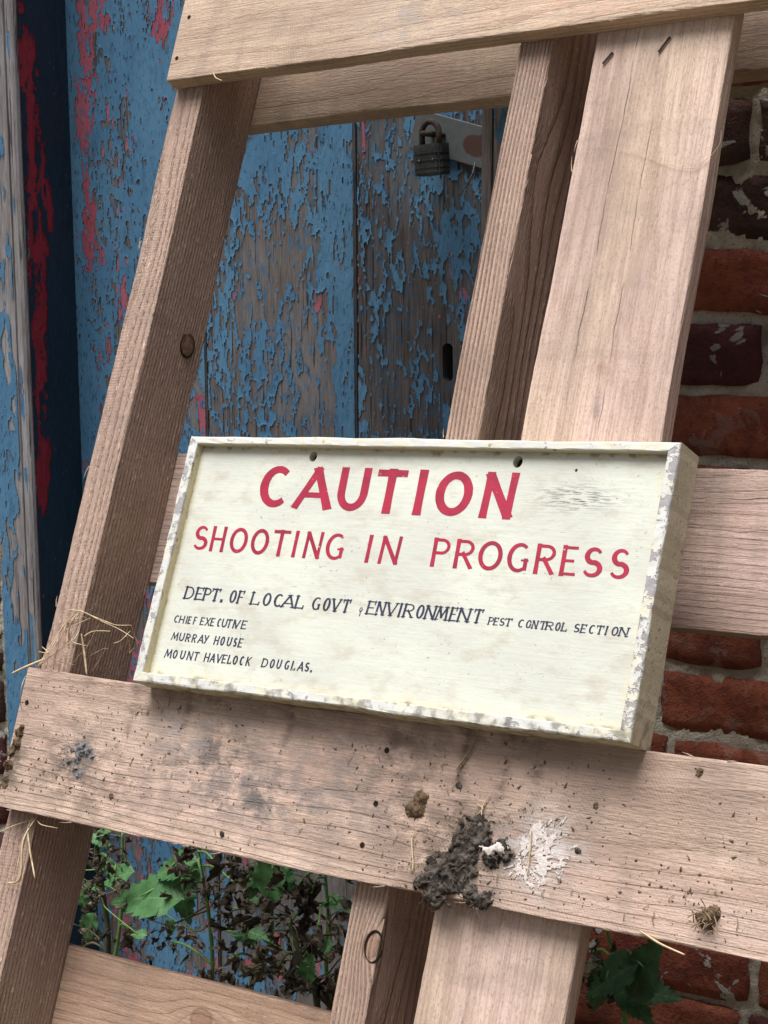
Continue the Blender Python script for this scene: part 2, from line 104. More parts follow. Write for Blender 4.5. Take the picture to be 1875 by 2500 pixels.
def catmull(pts, n=6):
    P = [Vector(p) for p in pts]; out = []
    for i in range(len(P)-1):
        a, b, c, d = P[max(i-1,0)], P[i], P[i+1], P[min(i+2,len(P)-1)]
        for k in range(n):
            t = k/n; out.append(.5*((2*b)+(c-a)*t+(2*a-5*b+4*c-d)*t*t+(3*b-a-3*c+d)*t**3))
    out.append(P[-1]); return out
def boolean_cut(o, cutters):
    for c in cutters:
        md = o.modifiers.new('cut', 'BOOLEAN'); md.operation = 'DIFFERENCE'; md.object = c; md.solver = 'EXACT'
    dg = bpy.context.evaluated_depsgraph_get(); dg.update()
    me = bpy.data.meshes.new_from_object(o.evaluated_get(dg)); o.modifiers.clear(); o.data = me
    for c in cutters: bpy.data.objects.remove(c)

# numpy lattice noise on a grid, 0..1
def vnoise(u, v, seed):
    r = np.random.default_rng(seed); T = r.random((256, 256))
    iu = np.floor(u).astype(int); iv = np.floor(v).astype(int); fu = u-iu; fv = v-iv
    fu = fu*fu*(3-2*fu); fv = fv*fv*(3-2*fv)
    a = T[iu % 256, iv % 256]; b = T[(iu+1) % 256, iv % 256]; c = T[iu % 256, (iv+1) % 256]; d = T[(iu+1) % 256, (iv+1) % 256]
    return (a*(1-fu)+b*fu)*(1-fv)+(c*(1-fu)+d*fu)*fv
def fbm(u, v, seed, octv=4, gain=.5):
    s = 0; a = 1; t = 0
    for i in range(octv):
        s = s + a*vnoise(u*2**i+17.3*i, v*2**i+5.1*i, seed+i); t += a; a *= gain
    return s/t
def blur(m, r):
    k = 2*r+1
    for ax in (0, 1):
        p = np.pad(m, [(r+1, r) if a == ax else (0, 0) for a in (0, 1)], mode='edge'); c = np.cumsum(p, axis=ax)
        m = (np.take(c, range(k, p.shape[ax]), axis=ax) - np.take(c, range(0, p.shape[ax]-k), axis=ax))/k
    return m

# ------------------------------------------------------------------ node helpers
class G:
    def __init__(s, name):
        s.mat = bpy.data.materials.new(name); s.mat.use_nodes = True; s.t = s.mat.node_tree; s.t.nodes.clear()
        s.out = s.t.nodes.new('ShaderNodeOutputMaterial'); s.b = s.t.nodes.new('ShaderNodeBsdfPrincipled')
        s.t.links.new(s.b.outputs[0], s.out.inputs[0])
        s.co = s.t.nodes.new('ShaderNodeTexCoord').outputs['Object']
    def put(s, sock, v):
        if isinstance(v, bpy.types.NodeSocket): s.t.links.new(v, sock)
        elif v is not None:
            if hasattr(sock.default_value, '__len__') and not hasattr(v, '__len__'): v = (v, v, v)
            if hasattr(sock.default_value, '__len__') and len(sock.default_value) == 4 and len(v) == 3: v = (*v, 1)
            sock.default_value = v
    def m(s, op, a, b=None, c=None, clamp=False):
        n = s.t.nodes.new('ShaderNodeMath'); n.operation = op; n.use_clamp = clamp
        for i, x in enumerate((a, b, c)):
            if x is not None: s.put(n.inputs[i], x)
        return n.outputs[0]
    def add(s, a, b): return s.m('ADD', a, b)
    def sub(s, a, b): return s.m('SUBTRACT', a, b)
    def mul(s, a, b): return s.m('MULTIPLY', a, b)
    def v(s, op, a, b):
        n = s.t.nodes.new('ShaderNodeVectorMath'); n.operation = op; s.put(n.inputs[0], a); s.put(n.inputs[1], b); return n.outputs[0]
    def sep(s, v):
        n = s.t.nodes.new('ShaderNodeSeparateXYZ'); s.put(n.inputs[0], v); return n.outputs
    def comb(s, x, y, z):
        n = s.t.nodes.new('ShaderNodeCombineXYZ')
        for i, q in enumerate((x, y, z)): s.put(n.inputs[i], q)
        return n.outputs[0]
    def noise(s, v, scale, detail=4, rough=.55, dist=0):
        n = s.t.nodes.new('ShaderNodeTexNoise'); s.put(n.inputs['Vector'], v); n.inputs['Scale'].default_value = scale
        n.inputs['Detail'].default_value = detail; n.inputs['Roughness'].default_value = rough; n.inputs['Distortion'].default_value = dist
        return n.outputs[0]
    def vor(s, v, scale, feat='F1', rand=1):
        n = s.t.nodes.new('ShaderNodeTexVoronoi'); n.feature = feat; s.put(n.inputs['Vector'], v); n.inputs['Scale'].default_value = scale
        n.inputs['Randomness'].default_value = rand; return n.outputs['Distance']
    def sm(s, x, lo, hi, a=0., b=1.):
        n = s.t.nodes.new('ShaderNodeMapRange'); n.interpolation_type = 'SMOOTHSTEP'; s.put(n.inputs[0], x)
        for i, q in enumerate((lo, hi, a, b)): n.inputs[1+i].default_value = q
        return n.outputs[0]
    def mix(s, f, a, b, blend='MIX'):
        n = s.t.nodes.new('ShaderNodeMix'); n.data_type = 'RGBA'; n.blend_type = blend; n.clamp_factor = True
        s.put(n.inputs['Factor'], f); s.put(n.inputs['A'], a) if False else None
        ia = [i for i in n.inputs if i.name == 'A' and i.type == 'RGBA'][0]; ib = [i for i in n.inputs if i.name == 'B' and i.type == 'RGBA'][0]
        s.put(ia, a); s.put(ib, b); return [q for q in n.outputs if q.type == 'RGBA'][0]
    def ramp(s, f, stops):
        n = s.t.nodes.new('ShaderNodeValToRGB'); s.put(n.inputs[0], f); e = n.color_ramp.elements
        while len(e) < len(stops): e.new(.5)
        for q, (p, c) in zip(e, stops): q.position = p; q.color = (*(c if hasattr(c, '__len__') else (c, c, c)), 1)
        return n.outputs[0]
    def bump(s, h, dist=.001, strength=1., prev=None):
        n = s.t.nodes.new('ShaderNodeBump'); n.inputs['Distance'].default_value = dist; n.inputs['Strength'].default_value = strength
        s.put(n.inputs['Height'], h)
        if prev is not None: s.t.links.new(prev, n.inputs['Normal'])
        return n.outputs[0]
    def done(s, col, rough=.8, nrm=None, spec=.3):
        s.put(s.b.inputs['Base Color'], col); s.put(s.b.inputs['Roughness'], rough); s.b.inputs['Specular IOR Level'].default_value = spec
        if nrm is not None: s.t.links.new(nrm, s.b.inputs['Normal'])
        return s.mat
    def spot(s, X, Y, x, y, rx, ry):              # 1 at a spot's centre, 0 outside it
        dx = s.m('DIVIDE', s.sub(X, x), rx); dy = s.m('DIVIDE', s.sub(Y, y), ry)
        d2 = s.add(s.mul(dx, dx), s.mul(dy, dy)); return s.m('POWER', 2.71828, s.mul(d2, -1.))

# ------------------------------------------------------------------ materials
def wood_mat(name, seed, pale=(.52,.36,.26), late=(.36,.22,.145), pink=(.47,.30,.235), contrast=.55, spacing=.0042, pith=(.02,-.05), tilt=.004,
             knots=(), stains=(), dirt=.35, saw=.5, sawtilt=.25, relief=.5, grey=.25, cracks=(), zfront=.0196, brk=.35, fuzz=.36, grime=.6):
    g = G(name); X, Y, Z = g.sep(g.co)
    p = g.v('ADD', g.co, (seed*1.37, seed*.71, seed*2.13))
    st = lambda a, b, c: g.v('MULTIPLY', p, (a, b, c))
    w1 = g.sub(g.noise(st(2.0,6,6), 1, 2), .5); w2 = g.sub(g.noise(g.v('ADD', st(1.6,5,5), (9,4,2)), 1, 2), .5)
    yy = g.add(g.sub(Y, pith[0]), g.mul(w1, .030)); zz = g.add(g.sub(Z, pith[1]), g.mul(w2, .030))
    r = g.m('SQRT', g.add(g.mul(yy, yy), g.mul(zz, zz))); r = g.add(r, g.mul(X, tilt))
    zf = g.sm(Z, zfront-.012, zfront-.002)
    for (kx, ky, kr) in knots: r = g.add(r, g.mul(g.mul(g.spot(X, Y, kx, ky, kr*3.2, kr*1.7), kr*1.1), zf))
    ph = g.add(g.m('DIVIDE', r, spacing), g.mul(g.noise(st(7,90,90), 1, 3), .55))
    t = g.m('FRACT', ph)
    lt = g.mul(g.sm(t, .35, .9), g.sub(1., g.sm(t, .92, 1.)))
    vary = g.sm(g.noise(st(1.2,22,22), 1, 1), .35, .65, .35, 1.)
    dash = g.noise(st(110,420,420), 1, 2, .6); lt = g.mul(lt, g.sm(dash, .36, .58, 1.-brk, 1.))
    col = g.mix(g.sm(g.noise(st(2.5,14,14), 1, 3), .38, .62), pale, pink)
    col = g.mix(g.mul(g.mul(lt, vary), contrast), col, late)
    fib = g.noise(st(16,560,560), 1, 3, .65)
    col = g.mix(g.sm(fib, .3, .62, .52, 0.), col, (.25,.165,.12), 'MIX')
    col = g.mix(g.sm(g.noise(st(330,560,560), 1, 3, .65), .52, .68, 0., fuzz), col, (.10,.065,.05)); col = g.mix(g.sm(dash, .60, .74, 0., fuzz*1.2), col, (.70,.58,.49))
    wx = g.sm(g.noise(st(5,20,20), 1, 4, .6), .45, .75)
    col = g.mix(g.mul(wx, grey), col, (.26,.235,.215))
    gr = g.sm(g.noise(st(3.2,13,13), 1, 5, .62), .40, .68); col = g.mix(g.mul(gr, grime), col, (.235,.16,.122))
    gr2 = g.sm(g.noise(g.v('ADD', st(26,7,7), (3,8,1)), 1, 3, .6), .50, .70); col = g.mix(g.mul(gr2, grime*.55), col, (.20,.155,.13))
    h = g.mul(lt, relief)
    # saw marks: fine ribs across the board, uneven along it
    sx = g.add(g.add(X, g.mul(Y, sawtilt)), g.mul(g.noise(st(16,9,9), 1, 3), .022))
    sv = g.m('SINE', g.mul(sx, 2*math.pi/.0034)); amp = g.sm(g.noise(st(6,14,14), 1, 3), .46, .70)
    ribs = g.mul(g.mul(sv, amp), saw)
    col = g.mix(g.mul(g.sm(ribs, -.4*max(saw,.01), -1.*max(saw,.01)), .13*min(1, saw*2)), col, (.2,.13,.10))
    for (kx, ky, kr) in knots:
        d = g.m('SQRT', g.add(g.m('POWER', g.m('DIVIDE', g.sub(X, kx), kr*1.25), 2.), g.m('POWER', g.m('DIVIDE', g.sub(Y, ky), kr), 2.)))
        d = g.add(d, g.mul(g.sub(g.noise(p, 160, 3), .5), .5))
        rings = g.m('SINE', g.mul(d, 16.))
        kc = g.mix(g.sm(rings, -.6, .8, 0., .5), (.24,.115,.065), (.12,.055,.035))
        inside = g.mul(zf, g.sub(1., g.sm(d, .7, 1.1))); rim = g.mul(g.mul(zf, g.sm(d, .72, .98)), g.sub(1., g.sm(d, 1.0, 1.25)))
        col = g.mix(g.mul(inside, .45), col, kc); col = g.mix(g.mul(rim, .4), col, (.10,.055,.035))
    for (x, y, rx, ry, a, c) in stains:
        sp = g.mul(g.spot(X, Y, x, y, rx, ry), g.sm(g.noise(st(45,75,75), 1, 5, .65), .36, .62))
        col = g.mix(g.mul(sp, a), col, c)
    for (x, y, L, ys, wd) in cracks:
        yc = g.add(y, g.add(g.mul(g.sub(X, x), ys), g.mul(g.sub(g.noise(st(14,0,0), 1, 3), .5), .012)))
        ln = g.mul(g.sub(1., g.sm(g.m('ABSOLUTE', g.sub(Y, yc)), wd*.4, wd)), g.sub(1., g.sm(g.m('ABSOLUTE', g.sub(X, x)), L*.8, L)))
        ln = g.mul(ln, g.sm(g.noise(st(20,0,0), 1, 2), .36, .6)); col = g.mix(g.mul(ln, .7), col, (.08,.05,.04)); h = g.sub(h, g.mul(ln, 1.2))
    sp1 = g.mul(g.sm(g.noise(st(260,330,330), 1, 2), .66, .74), g.sm(g.noise(st(7,9,9), 1, 3), .42, .66))
    col = g.mix(g.mul(sp1, min(1, dirt*1.6)), col, (.085,.06,.045))
    smear = g.mul(g.sm(g.noise(st(16,26,26), 1, 6, .7), .5, .78), dirt)
    col = g.mix(smear, col, (.17,.125,.095))
    hh = g.add(g.add(h, g.mul(ribs, .35)), g.add(g.mul(fib, .5), g.mul(dash, .5)))
    return g.done(col, g.sm(fib, .2, .8, .62, .85), g.bump(hh, .0013, .9), .2)

def old_wood_mat(name, seed, a=(.20,.165,.145), b=(.105,.08,.07), grey=(.25,.245,.25), tint=None):
    g = G(name); p = g.v('ADD', g.co, (seed*1.7, seed*.9, seed*2.3)); st = lambda x, y, z: g.v('MULTIPLY', p, (x, y, z))
    n1 = g.noise(st(150,150,9), 1, 4, .7); n2 = g.noise(st(420,420,45), 1, 3, .65); n3 = g.noise(st(12,12,4), 1, 4, .65)
    col = g.mix(g.sm(n1, .32, .66), b, a); col = g.mix(g.sm(n3, .42, .68, 0., .8), col, grey)
    crack = g.sm(g.noise(st(210,210,6), 1, 3, .6), .60, .68)
    col = g.mix(g.mul(crack, .85), col, (.025,.018,.016)); col = g.mix(g.sm(n2, .35, .7, .3, 0.), col, (.05,.04,.035))
    col = g.mix(g.sm(g.noise(st(14,14,7), 1, 5, .6), .62, .74, 0., .4), col, (.22,.14,.08))
    if tint: col = g.mix(g.mul(g.sm(g.noise(st(230,230,60), 1, 3, .65), .50, .60), g.sm(g.noise(st(22,22,9), 1, 3), .40, .58)), col, tint)
    h = g.sub(g.add(g.mul(n1, 1.), g.mul(n2, .6)), g.mul(crack, 1.4))
    return g.done(col, .85, g.bump(h, .0016, .9), .2)

def paint_mat(name, col, dark, light, seed=0., bump=.0007, rough=.62, red=None):
    g = G(name); p = g.v('ADD', g.co, (seed*1.7, seed*.9, seed*2.3)); st = lambda x, y, z: g.v('MULTIPLY', p, (x, y, z))
    c = g.mix(g.sm(g.noise(st(9,9,5), 1, 4), .35, .66), col, light)
    c = g.mix(g.sm(g.noise(st(70,70,24), 1, 4, .6), .50, .74, 0., .7), c, dark)
    ck = g.sm(g.noise(st(380,380,85), 1, 3, .6), .60, .67)
    cm = g.mul(ck, g.sm(g.noise(st(16,16,7), 1, 2), .40, .60))
    c = g.mix(g.mul(cm, .85), c, (.012,.016,.024))
    fl = g.mul(g.sm(g.noise(st(230,230,120), 1, 2), .72, .77), g.sm(g.noise(st(14,14,8), 1, 2), .45, .6))
    c = g.mix(g.mul(fl, .7), c, (.50,.50,.52))
    if red: c = g.mix(g.sm(g.noise(st(150,150,50), 1, 4), .62, .70, 0., .8), c, red)
    h = g.sub(g.noise(st(190,190,60), 1, 3, .6), g.mul(ck, .7))
    return g.done(c, rough, g.bump(h, bump*1.6, .9), .35)

def brick_mat(name, c1, c2, seed, pale=.0, soot=.3):
    g = G(name); oi = g.t.nodes.new('ShaderNodeObjectInfo').outputs['Random']
    p = g.v('ADD', g.co, g.comb(g.mul(oi, 13.7), g.mul(oi, 5.1), seed*1.9))
    n1 = g.noise(p, 28, 5, .6); n2 = g.noise(p, 160, 4, .6); n3 = g.noise(p, 480, 3)
    col = g.mix(g.sm(n1, .36, .64), c1, c2)
    col = g.mix(g.sm(n2, .52, .72, 0., .65), col, (.045,.022,.018))
    col = g.mix(g.mul(g.sm(g.noise(p, 11, 4), .42, .66), soot), col, (.035,.024,.022))
    ph = g.noise(g.v('MULTIPLY', p, (1,1,1.2)), 24, 5, .55, .6)
    pm = g.mul(g.sm(ph, .57, .60), pale)
    col = g.mix(g.mul(pm, .9), col, g.mix(n2, (.36,.355,.325), (.50,.49,.46)))
    col = g.mix(g.sm(n3, .70, .76, 0., .5), col, (.34,.27,.22))
    h = g.add(g.add(g.mul(n1, .7), g.mul(n2, 1.)), g.add(g.mul(n3, .7), g.mul(pm, .3)))
    return g.done(col, .95, g.bump(h, .0032, .9), .08)

def mortar_mat():
    g = G('mortar'); n1 = g.noise(g.co, 90, 5, .65); n2 = g.noise(g.co, 420, 3, .6); v = g.vor(g.co, 330)
    col = g.mix(n1, (.38,.335,.27), (.55,.50,.42)); col = g.mix(g.sm(n2, .56, .70, 0., .75), col, (.12,.10,.085))
    col = g.mix(g.sm(g.noise(g.co, 14, 3), .5, .68, 0., .6), col, (.13,.125,.10))
    col = g.mix(g.sm(v, .22, .1, 0., .4), col, (.55,.50,.43))
    return g.done(col, .95, g.bump(g.add(g.mul(n1, 1.), g.mul(n2, .8)), .003, 1.), .15)

def cream_panel_mat():
    g = G('cream_painted_panel'); X, Y, Z = g.sep(g.co); st = lambda x, y, z: g.v('MULTIPLY', g.co, (x, y, z))
    col = g.mix(g.sm(g.noise(st(8,12,8), 1, 4), .35, .65), (.575,.59,.52), (.505,.515,.46))
    edge = g.m('MINIMUM', g.m('MINIMUM', X, g.sub(.5198, X)), g.m('MINIMUM', Y, g.sub(.2457, Y)))
    e2 = g.add(edge, g.mul(g.sub(g.noise(st(30,30,30), 1, 4), .5), .02))
    col = g.mix(g.sm(e2, .020, .009, 0., .6), col, (.585,.535,.38))
    brush = g.noise(st(26,420,200), 1, 4, .6)
    col = g.mix(g.mul(g.sm(brush, .52, .74), g.sm(g.noise(st(7,14,9), 1, 3), .40, .70, .15, .75)), col, (.47,.45,.40))
    scr = g.mul(g.sm(g.noise(st(60,900,300), 1, 3, .6), .66, .72), g.sm(g.noise(st(11,16,9), 1, 3), .50, .66))
    scr2 = g.mul(g.sm(g.noise(st(70,700,300), 1, 3, .6), .50, .57), g.spot(X, Y, .430, .198, .034, .011))
    scr = g.m('MAXIMUM', scr, g.mul(scr2, 1.3))
    col = g.mix(g.mul(scr, .85), col, (.13,.13,.14))
    spk = g.mul(g.sm(g.noise(st(260,300,300), 1, 2), .66, .74), g.sm(g.noise(st(10,13,10), 1, 3), .42, .62))
    col = g.mix(g.mul(spk, .8), col, (.20,.17,.13))
    blot = g.sm(g.noise(st(30,55,40), 1, 5, .65), .48, .72, 0., .6); col = g.mix(blot, col, (.42,.38,.31))
    grime = g.sm(e2, .013, .008); col = g.mix(g.mul(grime, g.sm(g.noise(st(80,80,80), 1, 4), .45, .62, 0., .75)), col, (.16,.13,.09))
    return g.done(col, .55, g.bump(g.add(g.mul(brush, .6), g.noise(st(120,160,120), 1, 3)), .0005, .6), .35)

def cream_frame_mat(name, c=(.58,.555,.455), wear=.5, bare=.5, side=(.50,.45,.32)):
    g = G(name); X, Y, Z = g.sep(g.co); st = lambda x, y, z: g.v('MULTIPLY', g.co, (x, y, z))
    front = g.sm(g.add(Z, g.mul(g.sub(g.noise(st(60,60,60), 1, 4), .5), .003)), -.0035, -.0008)
    base = g.mix(g.sm(g.noise(st(20,20,40), 1, 4), .4, .66), side, tuple(min(1, q*1.08) for q in side))
    col = g.mix(front, base, c)
    w = g.sm(g.noise(st(42,42,60), 1, 5, .62), .56-.2*wear, .62-.2*wear)
    col = g.mix(g.mul(g.mul(w, front), .8), col, (.54,.55,.535))
    low = g.sm(g.add(g.noise(st(45,45,50), 1, 5, .7), g.mul(g.sub(bare, .5), .5)), .58, .62)
    col = g.mix(g.mul(g.mul(low, front), .85), col, g.mix(g.noise(st(150,150,150), 1, 3), (.16,.14,.15), (.36,.34,.36)))
    sp = g.mul(g.sm(g.noise(st(130,130,260), 1, 3), .60, .68), g.sm(g.noise(st(18,18,30), 1, 3), .40, .58))
    col = g.mix(g.mul(sp, .75), col, (.12,.10,.08))
    dirt = g.mul(g.sm(Y, .05, -.002), g.sm(g.noise(st(70,70,90), 1, 4), .46, .64)); col = g.mix(g.mul(dirt, .7), col, (.12,.10,.07))
    return g.done(col, .6, g.bump(g.add(g.noise(st(90,90,90), 1, 4), g.mul(low, -.5)), .0012, .8), .3)

def letter_mat(name, c, c2):
    g = G(name); st = lambda x, y, z: g.v('MULTIPLY', g.co, (x, y, z))
    col = g.mix(g.sm(g.noise(st(60,60,60), 1, 4), .4, .65), c, c2)
    chip = g.mul(g.sm(g.noise(st(200,420,300), 1, 3), .69, .73), g.sm(g.noise(st(20,20,20), 1, 2), .45, .6))
    col = g.mix(g.mul(chip, .8), col, (.66,.64,.54))
    return g.done(col, .5, g.bump(g.noise(st(200,200,200), 1, 3), .0003, .5), .35)

def simple_mat(name, a, b, scale=80, rough=.8, bump=.001, spec=.25, det=4, st=(1,1,1), metal=0):
    g = G(name); p = g.v('MULTIPLY', g.co, st); n = g.noise(p, scale, det, .6)
    g.b.inputs['Metallic'].default_value = metal
    return g.done(g.mix(g.sm(n, .3, .7), a, b), rough, g.bump(g.add(n, g.mul(g.noise(p, scale*5, 3), .4)), bump, 1.), spec)

def leaf_mat(name, a, b, vein):
    g = G(name); oi = g.t.nodes.new('ShaderNodeObjectInfo').outputs['Random']
    p = g.v('ADD', g.co, g.comb(g.mul(oi, 7), 0, 0)); n = g.noise(p, 60, 4)
    col = g.mix(g.sm(n, .35, .65), a, b)
    X, Y, Z = g.sep(g.co)
    vl = g.sm(g.m('ABSOLUTE', g.m('SINE', g.mul(g.sub(X, g.mul(g.m('ABSOLUTE', Y), .8)), 420.))), .0, .16, .55, 0.)
    mid = g.sm(g.m('ABSOLUTE', Y), .0004, .0012, .7, 0.)
    col = g.mix(g.m('MAXIMUM', vl, mid), col, vein)
    col = g.mix(g.sm(g.noise(p, 260, 3), .64, .74, 0., .6), col, tuple(q*.4 for q in a))
    g.b.inputs['Transmission Weight'].default_value = 0
    tr = g.t.nodes.new('ShaderNodeBsdfTranslucent'); g.put(tr.inputs[0], col); mx = g.t.nodes.new('ShaderNodeMixShader'); mx.inputs[0].default_value = .25
    m = g.done(col, .5, g.bump(g.add(n, vl), .0012, .7), .35)
    g.t.links.new(g.b.outputs[0], mx.inputs[1]); g.t.links.new(tr.outputs[0], mx.inputs[2]); g.t.links.new(mx.outputs[0], g.out.inputs[0])
    return m

M_old = old_wood_mat('weathered_door_wood', 1., (.145,.13,.128), (.06,.052,.052), (.17,.175,.185), (.045,.11,.19))
M_old1 = old_wood_mat('grey_door_wood', 6., (.20,.175,.165), (.09,.075,.07), (.235,.228,.235), (.06,.15,.26))
M_old2 = old_wood_mat('weathered_frame_wood', 4., (.34,.33,.345), (.20,.175,.175), (.40,.40,.43))
M_blue = paint_mat('blue_paint', (.066,.182,.325), (.045,.125,.235), (.09,.225,.375), 1.)
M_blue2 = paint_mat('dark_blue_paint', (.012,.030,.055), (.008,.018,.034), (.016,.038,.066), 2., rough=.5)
M_red = paint_mat('pink_red_undercoat', (.34,.075,.115), (.25,.09,.125), (.38,.13,.18), 3., rough=.7)
M_red2 = paint_mat('crimson_paint', (.30,.018,.034), (.19,.012,.025), (.34,.028,.045), 5., rough=.6)
M_mortar = mortar_mat()
M_br = [brick_mat('red_brick', (.30,.095,.056), (.18,.054,.036), 1, .15, .35), brick_mat('plum_brick', (.10,.036,.034), (.065,.027,.027), 2, .55, .3),
        brick_mat('limewashed_red_brick', (.30,.09,.055), (.18,.052,.036), 3, 1., .2), brick_mat('sooty_shaded_brick', (.105,.055,.046), (.06,.038,.033), 4, .9, .5)]
M_iron = simple_mat('dark_iron', (.045,.05,.055), (.085,.095,.10), 60, .55, .0006, .5, metal=.5)
M_rust = simple_mat('rusty_iron', (.030,.025,.022), (.060,.042,.033), 140, .85, .001)
M_straw = simple_mat('dry_straw', (.62,.50,.33), (.44,.33,.20), 90, .7, .0004)
M_straw2 = simple_mat('brown_fibre', (.20,.14,.09), (.32,.24,.16), 90, .8, .0004)
M_sliver = simple_mat('wood_sliver', (.50,.38,.28), (.36,.26,.19), 90, .8, .0004)
M_knot = simple_mat('knot_wood', (.13,.075,.05), (.25,.155,.11), 190, .8, .001, st=(1,1,1))
M_mud = simple_mat('dark_mud', (.014,.012,.0105), (.115,.097,.083), 150, .95, .003, .15, 5)
M_mudfib = simple_mat('dark_fibre', (.05,.04,.03), (.16,.125,.09), 120, .9, .0004)
M_mudgrey = simple_mat('grey_ash_dirt', (.07,.072,.078), (.26,.26,.265), 300, .95, .002, .15, 5)
M_dung = simple_mat('brown_dirt', (.07,.045,.026), (.19,.13,.08), 400, .95, .002, .15, 5)
M_hole = simple_mat('dark_hole', (.012,.008,.006), (.03,.018,.012), 300, .95, .001, .1)
M_white = simple_mat('lime_white', (.53,.45,.40), (.62,.585,.57), 330, .8, .001)
M_leaf = leaf_mat('green_leaf', (.055,.155,.05), (.085,.215,.075), (.14,.28,.11))
M_leaf_shade = leaf_mat('shaded_green_leaf', (.035,.10,.035), (.05,.135,.045), (.09,.18,.08))  # darker copy of the green leaf, shade of the bottom right weed painted in
M_dead = leaf_mat('withered_leaf', (.075,.060,.043), (.145,.118,.085), (.05,.04,.028))
M_dead2 = leaf_mat('brown_withered_leaf', (.12,.097,.068), (.21,.175,.125), (.08,.063,.045))
M_stem = simple_mat('green_stem', (.09,.20,.05), (.15,.27,.08), 70, .6, .0006)
M_stemd = simple_mat('brown_stem', (.05,.055,.03), (.10,.10,.055), 70, .7, .0006)

# ------------------------------------------------------------------ ground
def ground():
    g = G('trodden_earth'); n = g.noise(g.co, 6, 6, .6); n2 = g.noise(g.co, 60, 4)
    col = g.mix(n, (.10,.075,.05), (.19,.15,.11)); col = g.mix(g.sm(g.noise(g.co, 2.2, 4), .48, .62, 0., .8), col, (.06,.085,.03))
    g.done(col, .95, g.bump(g.add(n, g.mul(n2, .3)), .03, .8), .1)
    n_ = 60; xs = np.sign(np.linspace(-1,1,n_))*np.abs(np.linspace(-1,1,n_))**3*45
    U, V = np.meshgrid(xs, xs, indexing='ij'); H = (fbm(U*1.5+90, V*1.5+90, 3, 4)-.5)*.05*np.clip(np.hypot(U,V+.5)/.6, .15, 1)
    co = np.stack([U, V-.3, H-.012], -1).reshape(-1, 3); i = np.arange((n_-1)*n_).reshape(n_-1, n_)[:, :-1].ravel()
    o = link('ground', fast_quads('ground', co, np.stack([i, i+n_, i+n_+1, i+1], 1)), g.mat); tag(o, kind='structure')
ground()

# ------------------------------------------------------------------ brick wall
JZ0, PITCH, JT = 1.3615, .0752, .0115
def brick_mesh(L, seed):
    r = np.random.default_rng(seed); hx, hz, dp = L/2, (PITCH-JT)/2, .045
    nx, nz = max(6, int(L/.016)), 5; v = []; f = []
    gx = np.linspace(-1, 1, nx+1); gz = np.linspace(-1, 1, nz+1)
    ph = r.random(6)*9
    for j, b in enumerate(gz):
        for i, a in enumerate(gx):
            e = max(abs(a)**10, abs(b)**6)
            x = a*hx + (1-abs(b))*0 + .0016*math.sin(b*4+ph[0]) * (abs(a) > .99)
            z = b*hz + (.0014*math.sin(a*5+ph[1])+.0010*math.sin(a*13+ph[2]))*(abs(b) > .99) - .004*(abs(b) > .99)*(abs(a) > .99)*np.sign(b)*r.random()
            y = .0015*math.sin(a*4+ph[3])*math.cos(b*2+ph[4]) + .0020*e + r.normal()*.0008
            v.append((x, y, z))
    for j in range(nz):
        for i in range(nx): k = j*(nx+1)+i; f.append((k, k+1, k+nx+2, k+nx+1))
    rim = [i for i in range(nx+1)] + [j*(nx+1)+nx for j in range(1, nz+1)] + [nz*(nx+1)+i for i in range(nx-1, -1, -1)] + [j*(nx+1) for j in range(nz-1, 0, -1)]
    k0 = len(v)
    for i in rim: v.append((v[i][0], dp, v[i][2]))
    n = len(rim)
    for i in range(n): f.append((rim[(i+1) % n], rim[i], k0+i, k0+(i+1) % n))
    return mesh('brick', v, f, True)
bm_full = [brick_mesh(.214, s) for s in range(5)]; bm_half = [brick_mesh(.103, 20+s) for s in range(3)]
for me in bm_full+bm_half: me.materials.append(M_br[0])
def brick_wall(name, x0, x1, label, joint, kinds, depth=.0):
    root = empty(name, (x0 if x0 > 0 else x1, 0, 0)); tag(root, label, 'wall'); rx = root.location.x
    n = 0
    for c in range(-9, 18):
        zc = JZ0 - PITCH*(c+.5)
        if zc < .03: continue
        j = joint(c); xs = []; x = j - 20*.2255
        while x < x1+.3: xs.append(x); x += .2255
        for a in xs:
            b = a+.2255; a1, b1 = max(a, x0), min(b, x1)
            if b1-a1 < .05: continue
            full = b1-a1 > .2; me = random.choice(bm_full if full else bm_half); L = (b1-a1)-JT
            o = link('brick', me, None, root); o.location = ((a1+b1)/2-rx, -.001+random.uniform(-.0015,.002), zc+random.uniform(-.0008,.0008))
            o.scale.x = L/(.214 if full else .103); o.rotation_euler = (random.uniform(-.006,.006), random.uniform(-.006,.006), random.uniform(-.008,.008))
            o.material_slots[0].link = 'OBJECT'; o.material_slots[0].material = M_br[kinds(c, (a1+b1)/2)]
            n += 1
    w = int((x1-x0)/.004); hgt = 2.06; hN = int(hgt/.005)
    U, V = np.meshgrid(np.linspace(x0, x1, w), np.linspace(0, hgt, hN), indexing='ij')
    Y = .0045 + (fbm(U*130+50, V*130+50, 5, 4, .65)-.5)*.0085 + (fbm(U*14+50, V*14+50, 9, 2)-.5)*.005
    co = np.stack([U-rx, Y, V], -1).reshape(-1, 3); i = (np.arange(w-1)[:, None]*hN+np.arange(hN-1)).ravel()
    link('mortar', fast_quads('mortar', co, np.stack([i, i+hN, i+hN+1, i+1], 1)), M_mortar, root)
    mb = MB(); mb.box((x0-rx, .02, 0), (x1-rx, .22, 2.07)); mb.build('wall_core', M_mortar, root)
    return root
JT_MAP = {0:.306, 1:.20, 2:.41, 3:.325, 4:.435, 5:.33, 6:.22, 7:.335, 8:.44, 9:.233, 10:.33, 11:.22, 12:.335, 13:.325, 14:.22}
